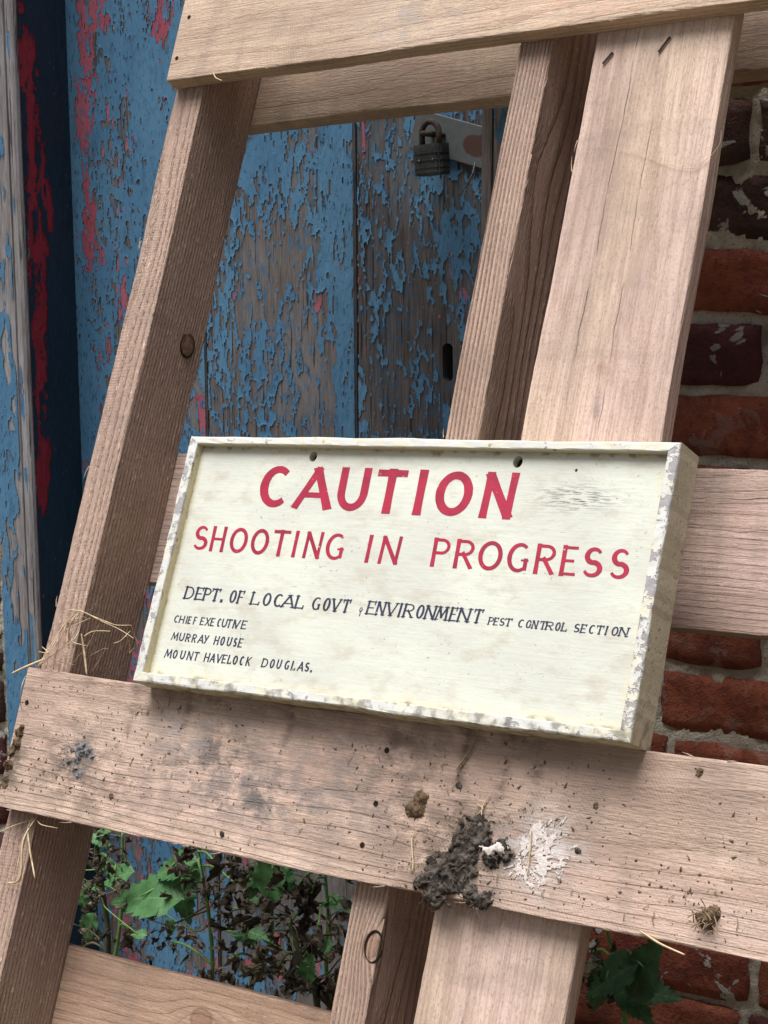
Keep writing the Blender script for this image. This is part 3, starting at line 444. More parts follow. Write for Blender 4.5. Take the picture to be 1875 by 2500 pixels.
KIND = {0:3, 1:3, 2:2, 3:1, 4:0, 5:0, 6:0, 7:0, 8:0, 9:0, 10:0, 11:0, 12:2, 13:0}
brick_wall('brick_wall', .088, 1.75, 'old red brick wall with pale mortar right of the blue door', lambda c: JT_MAP.get(c, .33 if c % 2 else .22),
           lambda c, x: KIND.get(c, 0) if x < .42 else random.choice((0,0,1,2,3)))
brick_wall('brick_wall', -1.75, -.7545, 'strip of brick wall with its shadow in the brick colour, at the left edge beside the peeling door post', lambda c: -.86 if c % 2 else -.97, lambda c, x: random.choice((3,3,1)))  # only dark bricks here: the strip's shadow is put into their colour

# ------------------------------------------------------------------ door: planks, peeling paint, frame posts
def paint_sheet(name, mat, parent, u0, u1, v0, v1, cell, field, place, seed, h0=.0004, curl=.0016, kind='stuff'):
    """a coat of paint as a real thin sheet: cells of a fine grid where the coat survives, edges lifted"""
    nu, nv = int((u1-u0)/cell)+1, int((v1-v0)/cell)+1
    U, V = np.meshgrid(u0+np.arange(nu)*cell, v0+np.arange(nv)*cell, indexing='ij')
    msk = field(U, V) > 0
    bl = blur(msk.astype(float), 2)
    cn = fbm(U*60+31, V*26+31, seed+70, 2)
    Hh = h0 + curl*np.clip(1-bl, 0, 1)*np.clip(cn*2.6-.75, 0, 1.6) + (fbm(U*230+9, V*90+9, seed+40, 2)-.5)*.00035
    ok = msk[:-1,:-1] & msk[1:,:-1] & msk[1:,1:] & msk[:-1,1:]
    idx = np.arange(nu*nv).reshape(nu, nv)
    q = np.stack([idx[:-1,:-1][ok], idx[1:,:-1][ok], idx[1:,1:][ok], idx[:-1,1:][ok]], 1)
    used = np.unique(q); re = np.zeros(nu*nv, np.int64); re[used] = np.arange(len(used))
    jit = (np.random.default_rng(seed).random((nu*nv, 2))-.5)*cell*.5
    co = place(U.ravel()[used]+jit[used,0], V.ravel()[used]+jit[used,1], Hh.ravel()[used])
    o = link(name, fast_quads(name, co, re[q]), mat, parent)
    if kind: o['kind'] = kind
    return o
DX, DY = -.687, .10
door = empty('plank_door', (-.37, DY, 0)); tag(door, 'old plank door with peeling blue paint, behind the leaning timber frame', 'door')
planks = [(-.687, -.4665), (-.4635, -.2325), (-.2295, -.008)]
cov = [.89, .66, .45]
pl_obj = []
for i, (a, b) in enumerate(planks):
    mb = MB(); v = [(a,.03),(a,.0025),(a+.0025,0),(b-.0025,0),(b,.0025),(b,.03)]
    n = len(v); zs = (.02, 2.02)
    vv = [(x+.37, y, z) for z in zs for x, y in v]
    mb.add(vv, [tuple(range(n))[::-1], tuple(range(n, 2*n))] + [((k+1) % n, k, n+k, n+(k+1) % n) for k in range(n)])
    mb.f = [q[::-1] for q in mb.f]
    pl_obj.append(mb.build('plank', (M_old1, M_old1, M_old)[i], door))
def gauss(U, V, lst, i=4):
    s = 0
    for q in lst:
        s = s + (q[4] if len(q) > 4 else 1.)*np.exp(-((U-q[0])/q[2])**2-((V-q[1])/q[3])**2)
    return s
def blue_field(i):
    def f(U, V):
        n = .29*fbm(U*17+40, V*6+40, 11+i, 4, .6)+.26*fbm(U*85+7, V*30+7, 31+i, 4, .68)+.45*fbm(U*210+3, V*76+3, 51+i, 3, .65)
        t = (n - np.quantile(n, 1-cov[i]))*1.7
        t = t + .45*gauss(U, V, D['bare'])*(i == 1) - .5*gauss(U, V, [D['gap']]) - .7*gauss(U, V, [[D['keyhole'][0], D['keyhole'][1], .014, .034, 1.]])
        if i == 0:
            t = t - .52*gauss(U, V, [q[:4]+[1.] for q in D['red']])*np.clip(fbm(U*190+3, V*60+3, 77, 4, .75)*5-2.1, 0, 1.5)
            t = t + .18*np.clip((.06-np.abs(U+.55))/.06, 0, 1) - .22*np.clip((.75-V)/.5, 0, .8)
            t = t + .35*np.exp(-((U+.678)/.012)**2)
        if i == 1: t = t - .12*np.clip((.75-V)/.4, 0, 1) + .32*np.exp(-((U+.246)/.013)**2)*(V > .9)
        if i == 2: t = t + .10*np.exp(-((U+.09)/.03)**2)*(V < 1.25) + .22*np.clip((V-1.34)/.05, 0, 1) - .06*np.clip((.7-V)/.3, 0, 1)
        # hairline drying cracks, long and vertical
        ck = np.abs(fbm(U*70+5, V*7+5, 91+i, 3)-.5)
        t = np.where((ck < .0045+.006*(i > 0)) & (fbm(U*9+2, V*5+2, 95+i, 2) > .47), -1, t)
        return t
    return f
def red_field(i):
    def f(U, V):
        n = fbm(U*60+9, V*22+9, 131+i, 4, .6)
        if i == 0: return n - .60 + .30*gauss(U, V, [q[:4]+[1.] for q in D['red']]) + (fbm(U*220+5, V*70+5, 139, 2)-.5)*.35
        return n - .74 + .10*np.clip((.8-V)/.3, 0, 1)
    return f
for i, (a, b) in enumerate(planks):
    pm = lambda U, V, H: np.stack([U+.37, -H-.0002, V], -1)
    paint_sheet('blue_paint', M_blue, pl_obj[i], a+.001, b-.001, .03, 1.60, .0012, blue_field(i), pm, 3+i, h0=.0006, curl=.0013)
    paint_sheet('red_undercoat', M_red, pl_obj[i], a+.001, b-.001, .03, 1.60, .0016, red_field(i), pm, 13+i, h0=.0002, curl=.0005)
# keyhole through the right plank; the dark backing's colour holds the hole's shade
kx, kz = D['keyhole']
cb = MB(); N = 20; prof = []
for k in range(N):
    th = 2*math.pi*k/N; rr = .0072; prof.append((rr*math.cos(th), (.016 if math.sin(th) > 0 else -.016)+rr*1.0*math.sin(th)))
cb.add([(kx+.37+x, -.02, kz+z) for x, z in prof]+[(kx+.37+x, .05, kz+z) for x, z in prof],
       [tuple(range(N)), tuple(range(N, 2*N))[::-1]]+[((k+1) % N, k, N+k, N+(k+1) % N) for k in range(N)])
cut = cb.build('cutter', M_old, door); boolean_cut(pl_obj[2], [cut])
mb = MB(); mb.box((kx+.37-.03, .032, kz-.06), (kx+.37+.03, .05, kz+.06)); mb.build('keyhole_backing', M_hole, door)
# door ledges behind are hidden; a rail closes the back
mb = MB(); mb.box((-.687+.37, .0305, .3), (-.008+.37, .05, .42)); mb.box((-.687+.37, .0305, 1.55), (-.008+.37, .05, 1.67)); mb.build('rear_ledge', M_old, door)

def post(name, x0, x1, bead, label):
    root = empty(name, ((x0+x1)/2, .0, 0)); tag(root, label, 'door post'); c = (x0+x1)/2
    if bead: pr = [(x0,.2),(x0,.002),(x0+.002,0),(x1-.0185,0),(x1-.0175,.0035),(x1-.016,.0035),(x1-.015,0),(x1-.006,-.0012),(x1-.0015,.001),(x1,.005),(x1,.2)]
    else: pr = [(x0,.2),(x0,.004),(x0+.003,.0005),(x0+.010,-.001),(x0+.014,0),(x0+.0155,.003),(x0+.017,0),(x1-.002,0),(x1,.002),(x1,.2)]
    n = len(pr); v = [(x-c, y, z) for z in (0, 2.06) for x, y in pr]
    f = [tuple(range(n)), tuple(range(n, 2*n))[::-1]]+[(k, (k+1) % n, n+(k+1) % n, n+k)[::-1] for k in range(n)]
    me = mesh('timber', v, f); bm = bmesh.new(); bm.from_mesh(me); bmesh.ops.recalc_face_normals(bm, faces=bm.faces); bm.to_mesh(me); bm.free()
    return root, link('timber', me, M_old2, root), c
pL, tL, cL = post('door_post', -.7515, DX, True, 'weathered grey and blue door post with a crimson flaked inner side, far left')
def f1(U, V): 
    n = fbm(U*40+4, V*8+4, 201, 4, .6)*.55+fbm(U*130+4, V*30+4, 205, 3, .6)*.45
    return n - .51 + .16*np.exp(-((U+.742)/.012)**2) + .09*np.clip((.95-V)/.4, 0, 1) - (np.abs(U+.7035) < .003)
paint_sheet('blue_paint', M_blue, tL, -.7505, -.6935, .03, 1.6, .0014, f1, lambda U, V, H: np.stack([U-cL, -H-.0002, V], -1), 61, h0=.0008)
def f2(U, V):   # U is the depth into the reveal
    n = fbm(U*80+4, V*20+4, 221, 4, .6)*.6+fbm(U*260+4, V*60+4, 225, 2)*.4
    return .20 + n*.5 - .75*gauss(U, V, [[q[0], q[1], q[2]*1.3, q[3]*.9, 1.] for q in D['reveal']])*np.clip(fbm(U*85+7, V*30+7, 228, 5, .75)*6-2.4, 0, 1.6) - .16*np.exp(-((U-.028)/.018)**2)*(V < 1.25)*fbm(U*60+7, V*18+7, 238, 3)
def f3(U, V): return fbm(U*90+8, V*26+8, 231, 3) - .30 + .2*gauss(U, V, [q[:4]+[1.] for q in D['reveal']])
rv_ = lambda U, V, H: np.stack([H+.0002+(DX-cL), U, V], -1)
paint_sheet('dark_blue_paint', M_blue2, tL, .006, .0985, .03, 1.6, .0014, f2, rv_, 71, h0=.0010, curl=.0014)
paint_sheet('crimson_paint', M_red2, tL, .006, .0985, .03, 1.6, .0016, f3, rv_, 81, h0=.0003, curl=.0004)
pR, tR, cR = post('door_post', -.0057, .084, False, 'weathered grey door post between the padlocked plank and the brick wall')
def f4(U, V): return fbm(U*60+4, V*12+4, 241, 4, .6) - .60
paint_sheet('blue_paint', M_blue, tR, .012, .083, .03, 1.6, .0016, f4, lambda U, V, H: np.stack([U-cR, -H-.0002, V], -1), 91, h0=.0008)
lt = MB(); lt.box((-.82, .0, 2.075), (.16, .22, 2.2)); o = lt.build('lintel', M_old2); tag(o, 'heavy timber lintel above the door opening', 'lintel')

# ------------------------------------------------------------------ hasp and padlock
hasp = empty('hasp', (-.1, DY-.004, 1.325)); tag(hasp, 'grey galvanised hasp strap with a round rust stain, fixed to the door', 'hasp')
g = G('galvanised_strap'); X, Y, Z = g.sep(g.co)
n = g.noise(g.co, 90, 4); rs = g.sm(g.add(g.m('SQRT', g.add(g.m('POWER', g.m('DIVIDE', g.sub(X, .026), .019), 2.), g.m('POWER', g.m('DIVIDE', Z, .0125), 2.))), g.mul(g.sub(n, .5), .35)), .9, 1.05)
colh = g.mix(rs, (.10,.055,.045), g.mix(n, (.10,.11,.115), (.165,.18,.185)))
M_hasp = g.done(colh, .55, g.bump(n, .0006, .6), .4); g.b.inputs['Metallic'].default_value = .35
bm = bmesh.new(); bmesh.ops.create_cube(bm, size=1, matrix=Matrix.Diagonal((.125,.0025,.0465,1))); bmesh.ops.bevel(bm, geom=list(bm.edges), offset=.0008, segments=2, affect='EDGES', profile=.5)
me = bpy.data.meshes.new('strap'); bm.to_mesh(me); bm.free()
strap_m = Matrix.Translation((.015, -.002, .004)) @ Matrix.Rotation(R(15), 4, 'Y')
link('strap', me, M_hasp, hasp, strap_m)
mb = MB(); mb.tube(catmull([(-.018,-.002,.012),(-.018,-.026,.012),(-.012,-.034,.012),(-.004,-.026,.011),(-.004,-.002,.011)], 5), .0032, 8); mb.build('staple', M_rust, hasp, None, True)
mb = MB(); mb.tube(catmull([(.040,-.006,-.022),(.039,-.012,-.036),(.030,-.012,-.050),(.018,-.006,-.060)], 5), .0009, 5); mb.build('wire', M_hasp, hasp, None, True)
for sx, sz in ((.05,.008),(.05,-.012)):
    mb = MB(); N = 10; mb.add([(.0035*math.cos(2*math.pi*k/N)+sx, -.0035, .0035*math.sin(2*math.pi*k/N)+sz) for k in range(N)]+[(.003*math.cos(2*math.pi*k/N)+sx, -.006, .003*math.sin(2*math.pi*k/N)+sz) for k in range(N)], [tuple(range(N, 2*N))]+[(k, (k+1) % N, N+(k+1) % N, N+k) for k in range(N)]); mb.build('bolt', M_rust, hasp)
pad = empty('padlock', mw=Matrix.Translation((-.103, DY-.034, 1.289)) @ Matrix.Rotation(R(-4), 4, 'Y') @ Matrix.Rotation(R(-8), 4, 'Z'))
tag(pad, 'dark laminated steel padlock hanging from the hasp on the door', 'padlock')
mb = MB()
for k in range(13):
    e = .0006*((k*7) % 3)-.0004; hx, hy = .0205-e-(.003 if k in (0, 12) else 0), .0115-e*.5-(.002 if k in (0, 12) else 0); c = .005
    pr = [(-hx,-hy+c),(-hx+c,-hy),(hx-c,-hy),(hx,-hy+c),(hx,hy-c),(hx-c,hy),(-hx+c,hy),(-hx,hy-c)]
    z0, z1 = k*.00275, k*.00275+.0024
    mb.add([(x, y, z0) for x, y in pr]+[(x, y, z1) for x, y in pr], [tuple(range(8))[::-1], tuple(range(8, 16))]+[(i, (i+1) % 8, 8+(i+1) % 8, 8+i) for i in range(8)])
hx, hy = .0185, .0098; mb.box((-hx,-hy,.0005), (hx,hy,.0352))
body = mb.build('body', M_iron, pad)
for sx in (-.010, .010):
    mb = MB(); N = 8; mb.add([(.0016*math.cos(2*math.pi*k/N)+sx, -.0119, .017+.0016*math.sin(2*math.pi*k/N)) for k in range(N)]+[(.001*math.cos(2*math.pi*k/N)+sx, -.0127, .017+.001*math.sin(2*math.pi*k/N)) for k in range(N)], [tuple(range(N, 2*N))]+[(k, (k+1) % N, N+(k+1) % N, N+k) for k in range(N)]); mb.build('rivet', M_hasp, body)
mb = MB(); path = [(-.0125,0,.030),(-.0125,0,.045)]+[(-.0125*math.cos(t), 0, .048+.0135*math.sin(t)) for t in np.linspace(0, math.pi, 12)]+[(.0125,0,.045),(.0125,0,.030)]
mb.tube(path, .0036, 10); mb.build('shackle', M_rust, pad, None, True)

# ------------------------------------------------------------------ leaning timber frame (pallet)
PALM = Matrix(MP).to_4x4(); PALM.translation = TP
pallet = empty('timber_pallet', mw=PALM); tag(pallet, 'large rough sawn timber pallet frame leaning against the door and brick wall', 'pallet')
def board_mesh(name, L, W, T, seed, r=.0016, wobble=.0008, seg=110, waney=None):
    rg = np.random.default_rng(seed); S = seg
    base = []
    for cx, cy, a0 in ((W-r, T-r, 0), (r, T-r, 90), (r, r, 180), (W-r, r, 270)):
        for k in range(4): a = R(a0+30*k); base.append((cx, cy, math.cos(a), math.sin(a)))
    n = len(base); X = np.linspace(0, L, S+1); v = []; f = []
    ph = rg.random(8)*6.28
    for i, x in enumerate(X):
        wy = wobble*(math.sin(x*9+ph[0])+.6*math.sin(x*23+ph[1])); wz = wobble*.18*(math.sin(x*7+ph[2])+.5*math.sin(x*19+ph[3]))
        for j, (cx, cy, ca, sa) in enumerate(base):
            rr = r*(1+.55*math.sin(x*31+ph[4+j//4])+.9*(rg.random()-.5)+(2.2*rg.random() if rg.random() < .04 else 0)); rr = max(.0005, rr)
            sxx = 1 if cx > W/2 else -1; syy = 1 if cy > T/2 else -1
            y = (W-rr if sxx > 0 else rr)+ca*rr + wy; z = (T-rr if syy > 0 else rr)+sa*rr + wz
            v.append((x + (rg.random()-.5)*.0012*(i in (0, S)), y, z))
    for i in range(S):
        for j in range(n): f.append((i*n+j, i*n+(j+1) % n, (i+1)*n+(j+1) % n, (i+1)*n+j))
    f.append(tuple(range(n))[::-1]); f.append(tuple(range(S*n, (S+1)*n)))
    f = [q[::-1] for q in f] if False else f
    me = mesh(name, v, f); bm = bmesh.new(); bm.from_mesh(me); bmesh.ops.recalc_face_normals(bm, faces=bm.faces); bm.to_mesh(me); bm.free()
    return me
def hboard(name, x0, x1, y0, y1, z0, z1, seed, mat, label=None, rot=0):
    o = link(name, board_mesh(name, x1-x0, y1-y0, z1-z0, seed), mat, pallet, Matrix.Translation((x0, y0, z0)) @ Matrix.Rotation(rot, 4, 'Z'))
    if label: o['label'] = label
    return o
def vboard(name, x0, x1, y0, y1, z0, z1, k, seed, mat, label=None):
    # length runs up the frame (local x), local y runs from the right edge to the left
    mw = Matrix.Translation((x1+k*y0, y0, z0)) @ Matrix.Rotation(math.pi/2-math.atan(k), 4, 'Z')
    o = link(name, board_mesh(name, y1-y0, x1-x0, z1-z0, seed), mat, pallet, mw)
    if label: o['label'] = label
    return o
TBk, DL, TR = .0196, .0864, .0213
XR = .80; YB = -.80; YT = .785
gy = (.30,.27,.25)
drip = (.13,.09,.075)
BX0, BY0 = -.1198, -.1796
bl = lambda x, y: (x-BX0, y-BY0)
sg1, sg2, sb = (.15,.13,.125), (.20,.165,.155), (.15,.11,.085)
Bst = [(*bl(.13,-.098), .07, .040, .95, sg1), (*bl(.21,-.125), .09, .035, .85, sg2), (*bl(.10,-.08), .025, .016, .7, (.42,.36,.36)), (*bl(.30,-.10), .07, .05, .7, sg2), (*bl(.16,-.09), .02, .015, .8, (.09,.075,.065)), (*bl(.20,-.128), .03, .016, .8, (.10,.09,.085)),
       (*bl(.405,-.06), .0050, .05, .95, drip), (*bl(.445,-.065), .0045, .06, .9, drip), (*bl(.475,-.06), .008, .055, .85, drip), (*bl(.43,-.043), .07, .008, .7, drip), (*bl(-.04,-.12), .06, .05, .8, sb), (*bl(.02,-.15), .06, .03, .6, sb),
       (*bl(.42,-.15), .045, .04, .95, (.07,.055,.045)), (*bl(.455,-.135), .015, .014, .9, (.10,.08,.07)), (*bl(.40,-.135), .07, .05, .75, sb), (*bl(.49,-.13), .032, .030, .85, (.60,.57,.56)), (*bl(-.025,-.118), .022, .02, .9, (.10,.095,.095)), (*bl(.35,-.075), .04, .03, .7, sb), (*bl(.12,-.045), .16, .007, .6, drip), (*bl(-.11,-.14), .014, .03, .9, (.09,.075,.06)), (*bl(.03,-.06), .006, .05, .7, drip), (*bl(.10,-.06), .005, .05, .7, drip), (*bl(.22,-.055), .006, .05, .7, drip), (*bl(.335,-.06), .008, .05, .6, drip)]
M_A = wood_mat('pale_sawn_softwood_top', 2., (.58,.445,.335), (.37,.255,.175), (.52,.395,.30), .65, .0052, (.07,-.16), .003, stains=((.30,.03,.05,.035,.7,(.34,.29,.26)), (.37,.035,.02,.03,.6,(.30,.25,.235)), (.52,.03,.10,.02,.6,(.55,.33,.24)), (.22,.09,.06,.02,.4,(.33,.28,.24))), dirt=.16, saw=.25, relief=.25, grey=.15)
M_B = wood_mat('pale_sawn_softwood_low', 5., (.60,.455,.365), (.37,.265,.205), (.57,.415,.345), .65, .0040, (.10,-.14), .003, stains=Bst, dirt=.42, saw=.16, sawtilt=.75, relief=.35, grey=.25)
M_C = wood_mat('sawn_softwood_rear', 8., (.48,.37,.275), (.34,.24,.17), (.44,.33,.25), .5, .0045, (.05,-.12), .002, dirt=.4, saw=.12, relief=.3, grey=.3)
M_D = wood_mat('pinkish_sawn_softwood', 11., (.56,.415,.35), (.38,.265,.215), (.53,.38,.33), .65, .0045, (.20,-.15), .002, dirt=.2, saw=.22, relief=.3, grey=.1, cracks=((.72,.118,.16,.03,.0008),(.70,.088,.2,-.02,.0005)))
kE = D['knots']['E']
M_E = wood_mat('orange_sawn_softwood', 14., (.56,.375,.265), (.39,.235,.15), (.53,.345,.25), .65, .0055, (.16,-.09), .012, knots=((kE[0]+.1162, kE[1]+.4426, .010),), dirt=.12, saw=.3, relief=.3, grey=.08)
kl = D['knots']['legside']
M_L = wood_mat('ribbed_sawn_leg', 17., brk=.85, fuzz=.6, grime=.5, pale=(.42,.30,.24), late=(.19,.125,.096), pink=(.39,.268,.22), contrast=.85, spacing=.0040, pith=(.06,.16), tilt=.002, dirt=.25, saw=.2, sawtilt=.1, relief=1.0, grey=.15)
km = D['knots']['mid']
M_Md = wood_mat('deep_grained_leg', 20., knots=((km[1]-YB, .3454-km[0]+.0025, .0085),), pale=(.45,.32,.255), late=(.14,.088,.066), pink=(.39,.265,.215), contrast=1., spacing=.0043, pith=(.125,.070), tilt=.02, dirt=.25, saw=.2, zfront=.086, fuzz=.5, relief=1.6, grey=.15)
kw = D['knots']['W']
M_W = wood_mat('wide_planed_board', 23., (.62,.475,.375), (.42,.30,.235), (.60,.445,.39), .65, .0060, (.065,-.09), .003, 
               stains=((kw[1]-YB+.004, .532-kw[0], .0055, .004, 1., (.20,.115,.085)), (kw[1]-YB-.002, .524-kw[0], .005, .0035, .95, (.22,.13,.10)), (kw[1]-YB, .528-kw[0], .018, .012, .6, (.36,.24,.19)), (kw[1]-YB-.035, .529-kw[0], .02, .004, .8, (.20,.16,.15)), (1.20,.07,.10,.05,.3,(.40,.30,.25))), dirt=.16, saw=.05, sawtilt=.03, relief=.3, grey=.2, cracks=((1.22,.094,.20,-.02,.0005),(1.15,.062,.16,.0,.0004),(.42,.09,.10,.0,.0005)))

A = hboard('front_board', -.1192, XR, .6166, .6166+.141, .0, TBk, 1, M_A, 'pale top board with nail holes at its left end')
B = hboard('front_board', BX0, XR, BY0, -.0383, .0, TBk, 2, M_B, 'dirty lower board spattered with mud, the sign stands on its edge')
B2 = hboard('front_board', BX0, XR, -.795, -.655, .0, TBk, 3, M_D)
C = hboard('rear_board', -.1162, XR, .6124, .6124+.141, -DL-TR, -DL, 4, M_C, 'rear board behind the top board')
Dd = hboard('rear_board', -.1162, XR, .0812, .2255, -DL-TR, -DL, 5, M_D, 'pinkish rear board behind the sign')
E_ = hboard('rear_board', -.1162, XR, -.4426, -.3013, -DL-TR, -DL, 6, M_E, 'orange rear board at the bottom with a knot')
E2 = hboard('rear_board', -.1162, XR, -.79, -.66, -DL-TR, -DL, 7, M_C)
EPS = .0003
leg1 = vboard('leg', -.1212, -.0805, YB, YT, -DL+EPS, -EPS, .0013, 11, M_L)
leg2 = vboard('leg', .3101, .3454, YB, YT, -DL+EPS, -EPS, .0093, 12, M_Md, 'middle leg with deep wavy grain')
leg3 = vboard('leg', .745, .786, YB, YT, -DL+EPS, -EPS, 0, 13, M_L)
Wb = vboard('wide_board', .3922, .5272, YB+.02, YT-.02, -.0199, -EPS, .0077, 14, M_W, 'wide smooth upright board with two staples near its top')
# knot standing proud on the leg's side: a resin ring
mb = MB(); N_ = 22; mb.add([(-.0784, kl[1]-.004, kl[2])]+[(-.0788, kl[1]-.004+.0125*math.cos(2*math.pi*k/N_), kl[2]+.0105*math.sin(2*math.pi*k/N_)) for k in range(N_)], [(0, 1+k, 1+(k+1) % N_) for k in range(N_)]); o = mb.build('knot', M_knot, leg1); o.matrix_parent_inverse = leg1.matrix_basis.inverted(); mb = MB(); kp = [(-.0786, kl[1]+.013*math.cos(t)-.004, kl[2]+.011*math.sin(t)) for t in np.linspace(.6, 2*math.pi+.2, 26)]
mb.tube(kp, [.0003+.0011*math.sin(i/25*math.pi)**2 for i in range(26)], 6); o = mb.build('knot_crack', M_hole, leg1); o.matrix_parent_inverse = leg1.matrix_basis.inverted()
mb = MB(); kp = [(km[0]+.0085*math.cos(t)-.001, km[1]+.013*math.sin(t), -.0004) for t in np.linspace(.4, 2*math.pi-.1, 26)]
mb.tube(kp, [.0003+.0011*abs(math.sin(i/25*math.pi*1.5)) for i in range(26)], 6); o = mb.build('knot_crack', M_hole, leg2); o.matrix_parent_inverse = leg2.matrix_basis.inverted()
# nail holes: dark discs just proud of the face, hole shade in their colour
def hole_disc(parent, x, y, z, r):
    N = 12; mb = MB(); jr = [r*.85*(1+.08*math.sin(k*2.3+x*900)) for k in range(N)]
    ring = lambda s, dz: [(x+s*jr[k]*math.cos(2*math.pi*k/N), y+s*jr[k]*math.sin(2*math.pi*k/N), z+dz) for k in range(N)]
    mb.add(ring(1.0, .0005)+ring(.55, .0007), [(k, (k+1) % N, N+(k+1) % N, N+k) for k in range(N)]+[tuple(range(N, 2*N))])
    o = mb.build('nail_hole', M_hole, parent); o.matrix_parent_inverse = parent.matrix_basis.inverted(); return o
for x, y in D['Aholes']: hole_disc(A, x, y, TBk, .0028)
for x, y in D['mud']['holes']: hole_disc(B, x, y, TBk, .0030)
for a, b in D['staples']:
    a, b = Vector(a), Vector(b); mb = MB(); mb.tube([a+Vector((0,0,-.003)), a+Vector((0,0,.0012)), b+Vector((0,0,.0012)), b+Vector((0,0,-.003))], .0011, 6)
    o = mb.build('staple', M_rust, Wb); o.matrix_parent_inverse = Wb.matrix_basis.inverted()
def strand(name, pts, rad, parent, mat, ref=None, n=5):
    p = catmull(pts, 6); m = len(p); mb = MB(); mb.tube(p, [rad*(.35+.65*math.sin(math.pi*min(1, (i+2)/(m+3)))) for i in range(m)], 5)
    o = mb.build(name, mat, parent, None, True)
    if ref is not None: o.matrix_parent_inverse = ref.matrix_basis.inverted()
    return o
def edge_splinters(o, L, W, T, n, seed, zs):
    q = random.Random(seed); mb = MB()
    for k in range(n):
        x = q.uniform(.02, L-.02); y = q.choice((0, W)); z = q.choice(zs); sg = 1 if y > 0 else -1
        a = Vector((x, y, z)); l = q.uniform(.004, .016)*q.choice((-1, 1)); b = a+Vector((l, sg*q.uniform(.0004,.003), q.uniform(-.0005,.0018)))
        mb.tube([a, a.lerp(b, .5)+Vector((0, sg*.0004, .0003)), b], [.0006, .0004, .0001], 4)
    ob = mb.build('edge_splinters', M_sliver, o); ob['kind'] = 'stuff'
for o_, L_, W_, T_, n_, s_ in ((A,.92,.141,TBk,12,1),(B,.92,.1413,TBk,22,2),(Dd,.92,.1443,TR,8,3),(E_,.92,.1413,TR,8,4),(leg1,1.585,.0407,DL,22,5),(leg2,1.585,.0353,DL,22,6),(Wb,1.55,.135,.0196,16,7)): edge_splinters(o_, L_, W_, T_, n_, s_, (T_-.0006,))
strand('splinter', D['splinter'], .0010, B, M_straw, B); strand('splinter', D['Asplinter'], .0007, A, M_straw, A)

# ------------------------------------------------------------------ the sign
SM = Matrix(SRS).to_4x4(); SM.translation = (SO[0], SO[1]-.0013, SO[2])
sign = empty('warning_sign', mw=PALM @ SM); tag(sign, 'framed cream warning sign reading CAUTION SHOOTING IN PROGRESS in red', 'sign')
SWD, SHT, STK = .5198, .2457, .0402
rw = dict(l=.0105, r=.0100, t=.0080, b=.0095); REC = -.0095
M_panel = cream_panel_mat()
M_fr = cream_frame_mat('cream_frame_top', wear=.55, bare=.30); M_fr2 = cream_frame_mat('cream_frame_right', wear=.8, bare=.66); M_fr3 = cream_frame_mat('cream_frame_left', (.58,.56,.47), .7, .6, (.60,.52,.32)); M_fr4 = cream_frame_mat('cream_frame_bottom', wear=.6, bare=.48)
mb = MB(); mb.box((.004, .004, REC-.008), (SWD-.004, SHT-.004, REC)); panel = mb.build('panel', M_panel, sign)
cuts = []
for (hx, hy, hr) in ((.1474,.2300,.0044), (.3673,.2290,.0047), (.425,.2226,.0013)):
    N = 20; c = MB(); c.add([(hx+hr*math.cos(2*math.pi*k/N), hy+hr*1.15*math.sin(2*math.pi*k/N), -.03) for k in range(N)]+[(hx+hr*math.cos(2*math.pi*k/N), hy+hr*1.15*math.sin(2*math.pi*k/N), .0) for k in range(N)],
                            [tuple(range(N))[::-1], tuple(range(N, 2*N))]+[(k, (k+1) % N, N+(k+1) % N, N+k) for k in range(N)])
    cuts.append(c.build('cutter', M_panel, sign))
boolean_cut(panel, cuts)
mb = MB(); mb.box((.006, .20, REC-.024), (SWD-.006, SHT-.006, REC-.0085)); mb.build('hole_backing', M_hole, sign)  # dark backing behind the panel holes, their inner shade put into its colour
def rail(name, p0, p1, q0, q1, mat, seed):
    """mitred rail: outer edge p0-p1, inner edge q0-q1 (in the sign's plane), rounded along its length"""
    p0, p1, q0, q1 = [Vector((*a, 0)) for a in (p0, p1, q0, q1)]; S = 40; rg = random.Random(seed)
    prof = []          # (across 0 outer .. 1 inner, z)
    wd = (q0-p0).length if False else abs((q0-p0).dot((q0-p0)-((p1-p0).normalized()*((q0-p0).dot((p1-p0).normalized()))))/max(1e-6, ((q0-p0)-((p1-p0).normalized()*((q0-p0).dot((p1-p0).normalized())))).length))
    ro = .0022; ri = .0010
    for k in range(4): a = R(90*k/3); prof.append(((ro-ro*math.cos(a))/wd, -ro+ro*math.sin(a)))
    for k in range(3): a = R(90-90*k/2); prof.append((1-(ri-ri*math.cos(a))/wd, -ri+ri*math.sin(a)))
    prof += [(1, REC-.001), (1, -STK+.008), (.3, -STK+.008), (.3, -STK+.003), (0.1, -STK), (0, -STK+.003)]
    n = len(prof); v = []
    for i in range(S+1):
        t = i/S; a = p0.lerp(p1, t); b = q0.lerp(q1, t); w = .0006*(math.sin(t*9+seed)+.6*math.sin(t*31+seed*2))+rg.uniform(-.00025,.00025)
        for j, (s, z) in enumerate(prof):
            e = w if j in (0,1,2,12) else 0
            P = a.lerp(b, s)+(b-a).normalized()*e; v.append((P.x, P.y, z+(rg.uniform(-.0003,.0002) if 0 < j < 6 else 0)))
    f = [(i*n+j, i*n+(j+1) % n, (i+1)*n+(j+1) % n, (i+1)*n+j) for i in range(S) for j in range(n)]+[tuple(range(n)), tuple(range(S*n, (S+1)*n))]
    me = mesh(name, v, f); bm = bmesh.new(); bm.from_mesh(me); bmesh.ops.recalc_face_normals(bm, faces=bm.faces); bm.to_mesh(me); bm.free()
    return link(name, me, mat, sign)
iL, iR, iT, iB = rw['l'], SWD-rw['r'], SHT-rw['t'], rw['b']
